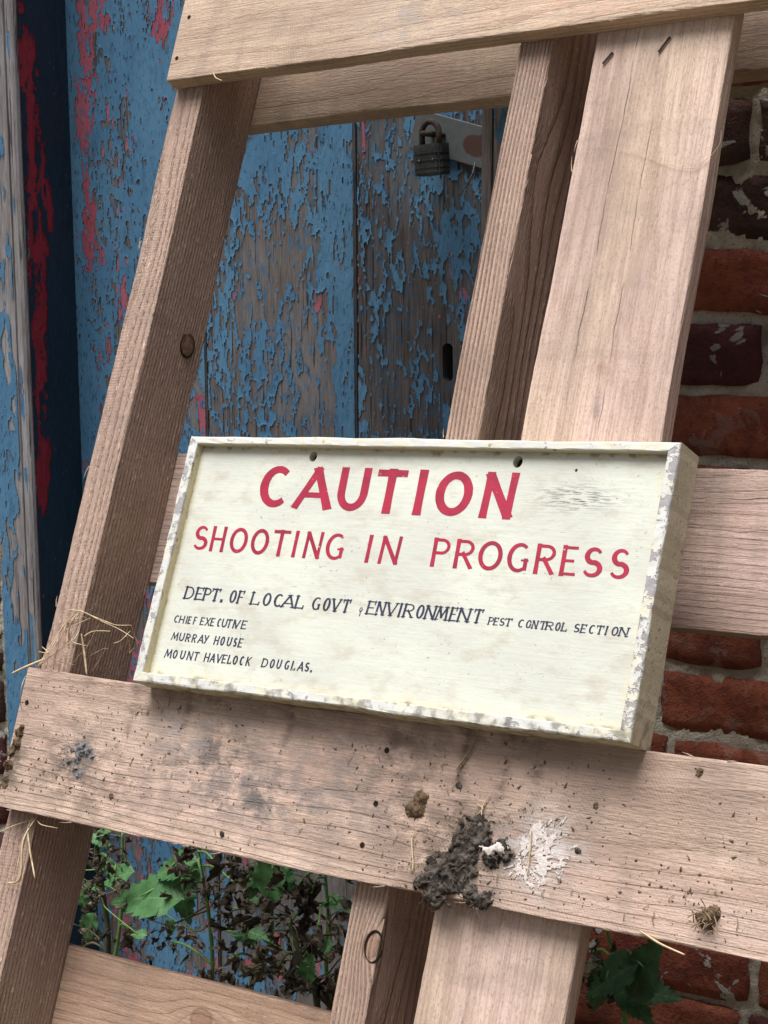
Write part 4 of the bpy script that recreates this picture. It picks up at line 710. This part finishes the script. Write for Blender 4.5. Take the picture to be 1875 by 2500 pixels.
rail('frame_rail', (0,SHT), (SWD,SHT), (iL,iT), (iR,iT), M_fr, 1); rail('frame_rail', (SWD,0), (0,0), (iR,iB), (iL,iB), M_fr4, 2)
rail('frame_rail', (0,0), (0,SHT), (iL,iB), (iL,iT), M_fr3, 3); rail('frame_rail', (SWD,SHT), (SWD,0), (iR,iT), (iR,iB), M_fr2, 4)

# hand-painted lettering
def arc(cx, cy, rx, ry, a0, a1, n=26): return [(cx+rx*math.cos(R(a0+(a1-a0)*k/n)), cy+ry*math.sin(R(a0+(a1-a0)*k/n))) for k in range(n+1)]
# (points, weight, kind): kind s = straight (ends run out to the cap line), c = curve
Sg = [(arc(.50,.745,.44,.255,28,180,14)+arc(.50,.745,.44,.255,180,262,8)[1:]+arc(.50,.255,.50,.245,82,-5,8)+arc(.50,.255,.50,.245,-5,-158,14)[1:], 1., 'c')]
Pb = [([(0,0),(0,1)],1,'s'), ([(0,1),(.5,1)]+arc(.5,.74,.5,.26,90,-90,16)[1:]+[(.0,.48)],.85,'c')]
GL = {
 'A': [([(0,0),(.54,1)],.9,'s'), ([(.54,1),(1,0)],1.1,'s'), ([(.22,.30),(.86,.30)],.75,'b')],
 'C': [(arc(.58,.5,.58,.5,50,312,34),1.1,'c')], 'O': [(arc(.5,.5,.5,.5,90,450,44),1.08,'c')],
 'G': [(arc(.56,.5,.56,.5,52,300,32)+[(.93,.10)],1,'c'), ([(.95,.10),(.95,.40)],.95,'b'), ([(.78,.40),(1.0,.40)],.5,'b')],
 'S': Sg, 'U': [([(0,1),(0,.42)]+arc(.5,.42,.5,.42,180,360,20)[1:]+[(1,1)],1,'s')],
 'T': [([(0,1),(1,1)],.95,'b'), ([(.5,0),(.5,1)],1,'s')], 'I': [([(.5,0),(.5,1)],1,'s')],
 'N': [([(0,0),(0.04,1)],.9,'s'), ([(.06,1),(.94,0)],1.1,'s'), ([(.96,0),(1,1)],.85,'s')],
 'H': [([(0,0),(0,1)],1,'s'), ([(1,0),(1,1)],1,'s'), ([(0,.5),(1,.5)],.8,'b')],
 'P': Pb, 'R': Pb+[([(.45,.48),(1,0)],1,'s')],
 'E': [([(0,0),(0,1)],1,'s'), ([(0,0),(1,0)],.75,'b'), ([(0,1),(.95,1)],.75,'b'), ([(0,.5),(.75,.5)],.7,'b')],
 'F': [([(0,0),(0,1)],1,'s'), ([(0,1),(1,1)],.75,'b'), ([(0,.5),(.75,.5)],.7,'b')],
 'D': [([(0,0),(0,1)],1,'s'), ([(0,1),(.35,1)]+arc(.35,.5,.65,.5,90,-90,20)[1:]+[(0,0)],.85,'c')],
 'L': [([(0,0),(0,1)],1,'s'), ([(0,0),(1,0)],.75,'b'), ([(1,0),(1.04,.16)],.6,'b')],
 'V': [([(0,1),(.52,0)],1.1,'s'), ([(.52,0),(1,1)],.75,'s')], 'X': [([(0,1),(1,0)],1,'s'), ([(0,0),(1,1)],.7,'s')],
 'Y': [([(0,1),(.5,.45)],1,'s'), ([(1,1),(.32,0)],.85,'s')],
 'M': [([(0,0),(.18,1)],.75,'s'), ([(.18,1),(.5,.22)],1.1,'s'), ([(.5,.22),(.88,1)],.7,'s'), ([(.88,1),(1,0)],1.05,'s')],
 'K': [([(0,0),(0,1)],1,'s'), ([(0,.42),(1,1)],.7,'s'), ([(.25,.55),(1,0)],1,'s')],
 '.': [([(.5,0),(.52,.07)],1.3,'s')],
 '&': [(arc(.4,.62,.34,.36,-60,250,18)+[(1,.75)],.8,'c'), ([(.45,.3),(.5,-.35)],.8,'b')]}
GL['6'] = GL['G']
def lettering(name, keys, mat, weight, label, serif=False, contrast=.0, seed=0):
    rg = random.Random(seed); mb = MB(); z = 0
    for key in keys:
        for L in D['text'][key]:
            ch = L[0]; BL, BR, TL, TRr = [Vector((L[1+2*i], L[2+2*i])) for i in range(4)]
            W = (BR-BL).length; H = ((TL-BL).length+(TRr-BR).length)/2
            w = H*weight; hw = w/2
            if ch == 'I' and W < 2.2*w: hwx = W/2
            else: hwx = hw
            ux = (BR-BL)/W
            strokes = [list(s) for s in GL[ch]]
            if serif:
                for pts, wf, kd in list(strokes):
                    if kd == 's' and ch in 'DEPTFLINVRMA':
                        for e, o_ in ((pts[0], pts[-1]), (pts[-1], pts[0])):
                            if e[1] in (0, 1) and not (ch in 'T' and e[1] == 1): strokes.append([[(e[0]-.17, e[1]), (e[0]+.17, e[1])], .5, 'b'])
                if ch in 'T': strokes += [[[(0,1),(-.03,.86)], .55, 'b'], [[(1,1.02),(.97,.86)], .55, 'b']]
                if ch in 'EF': strokes.append([[(.97,1.02),(.95,.84)], .5, 'b'])
            for pts, wf, kd in strokes:
                P = []
                for u, v in pts:
                    x = hwx+u*(W-2*hwx); y = hw+v*(H-2*hw); P.append(Vector((x, y)))
                if kd == 's':
                    d0 = (P[0]-P[1]).normalized(); d1 = (P[-1]-P[-2]).normalized(); P[0] = P[0]+d0*hw*min(1.6, 1/max(.3, abs(d0.y))); P[-1] = P[-1]+d1*hw*min(1.6, 1/max(.3, abs(d1.y)))
                elif kd == 'b':
                    d0 = (P[0]-P[1]).normalized(); d1 = (P[-1]-P[-2]).normalized(); P[0] = P[0]+d0*hw*.9; P[-1] = P[-1]+d1*hw*.9
                if len(P) == 2:
                    a, b = P; P = [a.lerp(b, k/6) for k in range(7)]
                m = len(P); vv = []; z += 1; zz = REC+.00018+.000022*(z % 9)
                closed = (P[0]-P[-1]).length < 1e-6
                for i in range(m):
                    if closed: t = P[(i+1) % (m-1)]-P[(i-1) % (m-1)]
                    else: t = P[min(i+1, m-1)]-P[max(i-1, 0)]
                    t.normalize(); nn = Vector((-t.y, t.x))
                    ww = w*wf*(1-contrast*abs(t.x)**1.5)*(1+rg.uniform(-.03,.03))
                    if ch == 'S' and kd == 'c': ww *= .72+.55*math.sin(math.pi*i/(m-1))
                    if ch in 'CG' and kd == 'c' and m > 10: ww *= .80+.28*math.sin(math.pi*i/(m-1))
                    if kd == 's' and m <= 8: ww *= 1+.10*abs(2*i/(m-1)-1)**2
                    for sgn in (1, -1):
                        q = P[i]+nn*ww/2*sgn
                        if kd == 's' and abs(t.y) > .3:
                            cl = min(max(q.y, 0.), H)
                            if cl != q.y: q = q+t*((cl-q.y)/t.y)
                        xx, yy = q.x/W, q.y/H
                        bp = BL+(BR-BL)*xx; tp_ = TL+(TRr-TL)*xx; r_ = bp+(tp_-bp)*yy
                        vv.append((r_.x, r_.y, zz))
                mb.add(vv, [(2*i+1, 2*i+3, 2*i+2, 2*i) for i in range(m-1)])
    o = mb.build(name, mat, panel); o.matrix_parent_inverse = Matrix(); o['label'] = label; return o
M_redl = letter_mat('red_sign_paint', (.35,.0155,.046), (.27,.014,.04)); M_navy = letter_mat('navy_sign_paint', (.020,.025,.055), (.036,.04,.075))
def words(key, names, mat, weight, what, serif, contrast):
    Ls = D['text'][key]; k = 0
    for w in names:
        D['text']['_'] = Ls[k:k+len(w)]; k += len(w)
        lettering('lettering', ['_'], mat, weight, what % w, serif, contrast, k)
words('caution', ['CAUTION'], M_redl, .20, 'large red painted word %s', False, .2)
words('shooting', ['SHOOTING', 'IN'], M_redl, .15, 'red painted word %s', False, .2)
words('progress', ['PROGRESS'], M_redl, .15, 'red painted word %s', False, .2)
words('dept', ['DEPT.', 'OF', 'LOCAL', 'GOVT'], M_navy, 0.169 , 'navy painted word %s', True, .4)
words('env', ['&', 'ENVIRONMENT'], M_navy, 0.158 , 'navy painted word %s', True, .4)
words('pest', ['PEST', 'CONTROL', 'SECTION'], M_navy, 0.175 , 'small navy painted word %s', True, .3)
words('chief', ['CHIEF', 'EXECUTIVE'], M_navy, 0.169 , 'small navy painted word %s', False, .15)
words('murray', ['MURRAY', 'HOUSE'], M_navy, 0.169 , 'small navy painted word %s', False, .15)
words('mount', ['MOUNT', 'HAVELOCK', 'DOUGLAS.'], M_navy, 0.169 , 'small navy painted word %s', False, .15)

# ------------------------------------------------------------------ dirt on the lower board (pallet coordinates, on the board's face)
def in_pallet(o): o.matrix_world = PALM @ o.matrix_basis; return o
def heap(name, blobs, hmax, seed, mat, label, cat, cell=.0011, rough=.5, thr=.22, group=None, ragged=.55, zbase=TBk):
    bx = [b[0] for b in blobs]; by = [b[1] for b in blobs]; rr = max(b[2] for b in blobs)*1.5
    cx, cy = sum(bx)/len(bx), sum(by)/len(by)
    U, V = np.meshgrid(np.arange(min(bx)-rr, max(bx)+rr, cell), np.arange(min(by)-rr, max(by)+rr, cell), indexing='ij')
    F = np.full(U.shape, -9.)
    for b in blobs: F = np.maximum(F, 1-np.hypot(U-b[0], V-b[1])/b[2])
    F = F + (fbm(U*90+40, V*90+40, seed, 4, .6)-.5)*ragged*1.1 + (fbm(U*260+4, V*260+4, seed+3, 3, .7)-.5)*ragged*.8
    rid = 1-np.abs(fbm(U*70+40, V*42+40, seed+5, 5, .62)*2-1)*2.4; H = np.clip((F-thr)/(1-thr), 0, 1)**.5*hmax*np.clip(1-rough+rough*rid, .1, 2); H = H*(.55+.9*fbm(U*260+4, V*120+4, seed+9, 2))
    msk = F > thr; ok = msk[:-1,:-1] & msk[1:,:-1] & msk[1:,1:] & msk[:-1,1:]
    idx = np.arange(U.size).reshape(U.shape)
    q = np.stack([idx[:-1,:-1][ok], idx[1:,:-1][ok], idx[1:,1:][ok], idx[:-1,1:][ok]], 1)
    used = np.unique(q); re = np.zeros(U.size, np.int64); re[used] = np.arange(len(used))
    edge = blur(msk.astype(float), 1) < .99; H = np.where(edge, 0, H)
    co = np.stack([U.ravel()[used]-cx, V.ravel()[used]-cy, H.ravel()[used]], -1)
    o = link(name, fast_quads(name, co, re[q], False), mat); o.matrix_world = PALM @ Matrix.Translation((cx, cy, zbase+.0002)); tag(o, label, cat, group)
    return o
mud = heap('mud_clump', D['mud']['big'], .0066, 301, M_mud, 'large ragged black mud clump stuck on the lower board edge', 'mud', rough=.85, ragged=1.0, cell=.0008, thr=.28)
heap('mud_clump', [D['mud']['lump'][:2]+[.013], [D['mud']['lump'][0]+.003, D['mud']['lump'][1]+.009, .010]], .006, 311, M_dung, 'small round brown dirt lump above the large mud clump', 'mud', rough=.6)
heap('mud_clump', [D['mud']['tuft'][:2]+[.011], [D['mud']['tuft'][0]+.004, D['mud']['tuft'][1]+.004, .008]], .009, 321, M_dung, 'small brown fibrous clump near the right end of the lower board', 'mud', rough=.7)
heap('ash_patch', [D['mud']['grey'][:2]+[.022], [D['mud']['grey'][0]-.014, D['mud']['grey'][1]-.008, .014], [D['mud']['grey'][0]+.012, D['mud']['grey'][1]+.004, .014]], .004, 331, M_mudgrey, 'fluffy grey dirt patch near the left end of the lower board', 'dirt', rough=.8, ragged=1.5, cell=.0008, thr=.35)
heap('mud_clump', [[p[0]+.002, p[1], .008-.0006*i] for i, p in enumerate(D['mud']['end'])], .007, 341, M_dung, 'brown fibrous dirt hanging on the left end of the lower board', 'mud', rough=.8, ragged=1.3, cell=.0008)
lx, ly, _ = D['mud']['lime']
def splash(cx, cy, R0, seed, label):
    cell = .0006; U, V = np.meshgrid(np.arange(-R0*1.3, R0*1.3, cell), np.arange(-R0*1.3, R0*1.3, cell), indexing='ij')
    th = np.arctan2(V+.2*R0, U+.35*R0)+4; rr = np.hypot(U, V*1.05)/R0
    lim = .55+.75*vnoise(th*5.5+3, th*0+2.5, seed)-.2*vnoise(th*17, th*0+7.5, seed+1)
    st_ = fbm(th*26+9, rr*4+9, seed+2, 3, .6); pat = fbm(U*140+40, V*140+40, seed+3, 4, .65)
    msk = (rr < lim) & (st_*.6+pat*.7-.22*rr > .50); ok = msk[:-1,:-1] & msk[1:,:-1] & msk[1:,1:] & msk[:-1,1:]
    idx = np.arange(U.size).reshape(U.shape); q = np.stack([idx[:-1,:-1][ok], idx[1:,:-1][ok], idx[1:,1:][ok], idx[:-1,1:][ok]], 1)
    used = np.unique(q); re = np.zeros(U.size, np.int64); re[used] = np.arange(len(used)); H = .0002+.0009*(pat-.3)*blur(msk.astype(float), 1)
    co = np.stack([U.ravel()[used], V.ravel()[used], H.ravel()[used]], -1)
    o = link('lime_splash', fast_quads('lime_splash', co, re[q], True), M_white); o.matrix_world = PALM @ Matrix.Translation((cx, cy, TBk+.0003)); tag(o, label, 'splash')
splash(lx+.006, ly-.001, .038, 401, 'white limewash splash beside the large mud clump')
heap('lime_splash', [[.447, -.138, .010], [.456, -.134, .009]], .0035, 361, M_white, 'small white smear on the tip of the large mud clump', 'splash', cell=.0009, thr=.45, ragged=1.2, zbase=TBk+.004)
PEL = {0: 'dark oval seed pellet right of the white splash, high on the lower board', 1: 'dark crumb of dirt just below the hanging grass stalk', 9: 'brown crumb near the lower edge, left half of the lower board', 6: 'brown flat crumb below the grey dirt patch', 14: 'tiny dark pellet below the right corner of the sign', 13: 'dark smudged crumb right of the white splash'}
for i, (x, y) in enumerate(D['mud']['pellets']):
    if i not in PEL: continue
    r_ = .0022+.0008*((i*37) % 10)/10
    bm = bmesh.new(); bmesh.ops.create_icosphere(bm, subdivisions=2, radius=r_)
    for v in bm.verts:
        v.co *= 1+.6*(random.random()-.5); v.co.y *= 1.3; v.co.z *= .45
    me = bpy.data.meshes.new('dirt_pellet'); bm.to_mesh(me); bm.free()
    o = link('dirt_pellet', me, [M_dung, M_mud][i % 2]); o.matrix_world = PALM @ Matrix.Translation((x, y, TBk+r_*.2)) @ Matrix.Rotation(i*1.1, 4, 'Z')
    tag(o, PEL[i], 'dirt', 'dirt crumbs on the lower board')
# finest crumbs and fibres: nobody could count them
mb = MB(); rg = random.Random(5)
ctr = [(p[0], p[1], .05) for p in D['mud']['big'][::3]]+[(-.03,-.12,.05), (.12,-.10,.05), (.2,-.12,.07), (.30,-.10,.06), (-.09,-.14,.03), (.5,-.09,.06), (.36,-.08,.04), (.02,-.07,.06), (.63,-.15,.03)]
for i in range(1500):
    if rg.random() < .65: c = rg.choice(ctr); x, y = rg.gauss(c[0], c[2]), rg.gauss(c[1], c[2]*.6)
    else: x, y = rg.uniform(-.118, .78), rg.uniform(-.178, -.042)
    if not (-.118 < x < .79 and -.178 < y < -.041): continue
    s = rg.choice((.0003,.0004,.0004,.0005,.0006,.0008,.0012)); a = rg.random()*3; e = rg.uniform(.5, 2.6)
    ca, sa = math.cos(a), math.sin(a); v = []
    for k, (dx, dy, dz) in enumerate(((e,.3,0),(.2,1,0),(-e*.8,.5,0),(-.3,-1,0),(0,0,.6))): dx *= s*rg.uniform(.6,1.4); dy *= s*rg.uniform(.6,1.4); v.append((x+dx*ca-dy*sa, y+dx*sa+dy*ca, TBk+.0002+dz*s))
    mb.add(v, [(0,1,4),(1,2,4),(2,3,4),(3,0,4)])
o = mb.build('dirt_crumbs', M_dung, B); o.matrix_parent_inverse = B.matrix_basis.inverted(); o['kind'] = 'stuff'
mb = MB()
for i in range(110):
    c = rg.choice(ctr); x, y = rg.gauss(c[0], c[2]), rg.gauss(c[1], c[2]*.6)
    if not (-.115 < x < .78 and -.175 < y < -.045): continue
    a = rg.gauss(1.6, .7); l = rg.uniform(.003, .009); bend = rg.uniform(-.5, .5)
    pts = [(x, y, TBk+.0004), (x+l*.5*math.cos(a), y+l*.5*math.sin(a), TBk+.0018), (x+l*math.cos(a+bend), y+l*math.sin(a+bend), TBk+.0006)]
    mb.tube(catmull(pts, 3), .00032, 4)
o = mb.build('dry_fibres', M_straw2, B); o.matrix_parent_inverse = B.matrix_basis.inverted(); o['kind'] = 'stuff'

# ------------------------------------------------------------------ straw, twig and hair
def tuft(name, strands, label, rad, mats):
    root = empty(name, mw=PALM @ Matrix.Translation(strands[0][0])); tag(root, label, 'straw'); o0 = Vector(strands[0][0])
    for i, s in enumerate(strands): strand('straw_blade', [Vector(p)-o0 for p in s], rad*(1.7 if i in (0, 2) else .55+.25*((i*13) % 5)/4), root, mats[i % len(mats)])
    return root
tuft('dry_grass_tuft', D['straw'], 'loose tuft of dry straw caught where the left leg meets the lower board', .0008, [M_straw, M_straw, M_straw2])
tuft('dry_grass_tuft', D['straw2'], 'thin dry grass hanging on the left leg below the lower board', .0007, [M_straw, M_straw2])
def single(name, pts, rad, mat, label, cat):
    o0 = Vector(pts[0]); o = strand(name, [Vector(p)-o0 for p in pts], rad, None, mat); o.matrix_world = PALM @ Matrix.Translation(o0); return tag(o, label, cat)
single('twig', D['twig'], .0010, M_straw2, 'thin bent brown grass stalk below the bottom edge of the sign', 'twig')
single('hair_strand', D['hair'], .00026, M_straw, 'single fine pale hair lying across the wide upright board', 'hair')
lab = ['thin curved straw left of the large mud clump', 'short pale fibre above the large mud clump', 'pale straw lying on the white limewash splash', 'short forked fibre just above the large mud clump']
for s, l in zip(D['bits'], lab): single('straw_bit', s, .0006, M_straw, l, 'straw')
mb = MB(); t0 = Vector((*D['mud']['tuft'][:2], TBk))
for i in range(26):
    a, e = rg.uniform(0, 6.28), rg.uniform(.2, 1.3); d = Vector((math.cos(a)*math.cos(e), math.sin(a)*math.cos(e), math.sin(e)))*rg.uniform(.008, .014); b0 = Vector((rg.gauss(0,.004), rg.gauss(0,.004), .004))
    mb.tube(catmull([b0, b0+d*.6+Vector((0,.001,.001)), b0+d], 3), .0004, 4)
fm = MB()
for i in range(70):
    c = rg.choice(D['mud']['big']); b0 = Vector((c[0]+rg.gauss(0, c[2]*.5), c[1]+rg.gauss(0, c[2]*.5), TBk+rg.uniform(.0015,.005))); a = rg.uniform(0, 6.28); l = rg.uniform(.004,.012)
    d = Vector((math.cos(a), math.sin(a), rg.uniform(-.2,.35)))*l; fm.tube(catmull([b0, b0+d*.5+Vector((0,0,.0012)), b0+d], 3), .0004, 4)
fo = fm.build('fibres', M_mudfib, mud); fo.matrix_parent_inverse = (PALM.inverted() @ mud.matrix_basis).inverted(); fo['kind'] = 'stuff'
o = mb.build('fibre_tuft', M_straw2); o.matrix_world = PALM @ Matrix.Translation(t0); tag(o, 'curled dry fibres on the brown clump near the right end of the lower board', 'fibres')

# ------------------------------------------------------------------ plants behind the frame
def leaf_mesh(L, seed, wide=.62, dead=False):
    rg = random.Random(seed); n = 18; cols = (-1, -.5, 0, .5, 1); v = []; f = []
    for i in range(n+1):
        t = i/n; w = L*wide*.5*(math.sin(math.pi*min(1, t**.62))**.85)*(1-.15*t) + 1e-4
        ser = (1+.16*(i % 2)-.05) if not dead else 1+rg.uniform(-.35,.3)
        for c in cols:
            ww = w*(ser if abs(c) == 1 else 1)
            x = t*L - .06*L*abs(c)*(i % 2 == 0)*(0 if dead else 1)*(t < .95); y = c*ww
            z = -.18*L*t*t + .22*abs(y)*(1 if not dead else 1.2) + (.02*L*math.sin(t*22+c*2)*abs(c) if not dead else 0)
            if dead:
                y *= .45+.35*math.cos(t*11+seed); z += L*.20*math.sin(t*9+c*3.5+seed)*(.4+t)+L*rg.uniform(-.03,.03)+abs(c)*L*.16*math.sin(seed+t*4); x *= .8+.2*math.cos(c*2+seed)
            v.append((x, y, z))
    m = len(cols)
    for i in range(n):
        for j in range(m-1): f.append((i*m+j, (i+1)*m+j, (i+1)*m+j+1, i*m+j+1))
    return mesh('leaf', v, f, True)
labels = ['slim green stemmed weed with a small leaf by the left leg', 'dark withered weed stalk beside the left leg, behind the frame', 'weed with the largest pale green toothed leaf, in the lower left gap', 'weed with paired green leaves below the middle of the lower board', 'tall green weed with drooping dead heads beside the middle leg', 'blackened dead weed with hanging leaves in the lower gap', 'weed with shade-darkened green leaves in front of the bricks at the bottom right']
nseed = 0
for pi, P in enumerate(D['plants']):
    st = [Vector(p) for p in P['stem']]; low = st[-1]
    st += [Vector((low.x+.01*(pi-3), low.y-.01, low.z*.5)), Vector((low.x+.012*(pi-3), low.y-.015, -.03))]
    base = st[-1].copy(); base.z = 0
    root = empty('weed', base); tag(root, labels[pi], 'weed', 'weeds growing behind the frame')
    mb = MB(); sp = catmull(st, 6); m = len(sp); green = P['green']
    r0 = .0030 if green else .0042
    mb.tube([p-base for p in sp], [r0*(.55+.6*i/(m-1)) for i in range(m)], 7)
    allleaf = [(Vector(c), s, a, 0) for c, s, a in P['leaves']]+[(Vector(c), s, None, 1) for c, s in P['dead']]
    for c, s, a, dead in allleaf:
        q = min(sp, key=lambda p: (p-c).length)
        if (q-c).length > .012: mid = q.lerp(c, .5)+Vector((0,-.004,.010)); mb.tube([p-base for p in catmull([q, mid, c], 4)], .0011 if not dead else .0015, 5)
    mb.build('stem', M_stem if green else M_stemd, root, None, True)
    view = (Vector(CAM)-base).normalized()
    for k in range(9 if pi < 6 else 3):       # thin dry side shoots and small young leaves
        q = random.choice(sp[:max(3, int(m*.6))]); e = q+Vector((random.gauss(0,.045), random.uniform(-.05,.02), random.uniform(-.03,.06)))
        tw = MB(); tw.tube([p-base for p in catmull([q, q.lerp(e, .5)+Vector((random.gauss(0,.012), 0, random.gauss(0,.012))), e], 4)], [.0011-.00006*i for i in range(9)], 5)
        tw.build('side_shoot', M_stemd if k % 3 else M_stem, root, None, True)
        if k % 3 == 0 and pi < 6: allleaf.append((e, random.uniform(.022,.036), random.uniform(0,360), 0))
        else: allleaf.append((e, random.uniform(.022,.034), None, 1))
    for c, s, a, dead in allleaf:
        if not dead:
            d = Vector((math.cos(R(a)), -.15, math.sin(R(a)))).normalized(); nrm = (view*.8+Vector((0,-.2,.75))).normalized()
            y = nrm.cross(d).normalized(); nrm = d.cross(y); mw = Matrix((d, y, nrm)).transposed().to_4x4(); mw.translation = c-d*s*.5-base
            nseed += 1; link('leaf', leaf_mesh(s, nseed), M_leaf_shade if pi == 6 else M_leaf, root, mw)
        else:
            for k in range(10 if s > .04 else 4):
                nseed += 1; d = Vector((random.gauss(0,.6), random.gauss(0,.6), random.gauss(-.55,.6))).normalized(); nrm = Vector((random.gauss(0,.6), -1, random.gauss(.3,.5)))
                y = nrm.cross(d).normalized(); nrm = d.cross(y); mw = Matrix((d, y, nrm)).transposed().to_4x4()
                L = s*random.uniform(.22,.55); off = Vector((random.gauss(0,.36), random.gauss(0,.25), random.gauss(.05,.36)))*s
                mw.translation = c+off-base-d*L*.4; link('dead_leaf', leaf_mesh(L, nseed, .55, True), random.choice((M_dead, M_dead, M_dead2)), root, mw)
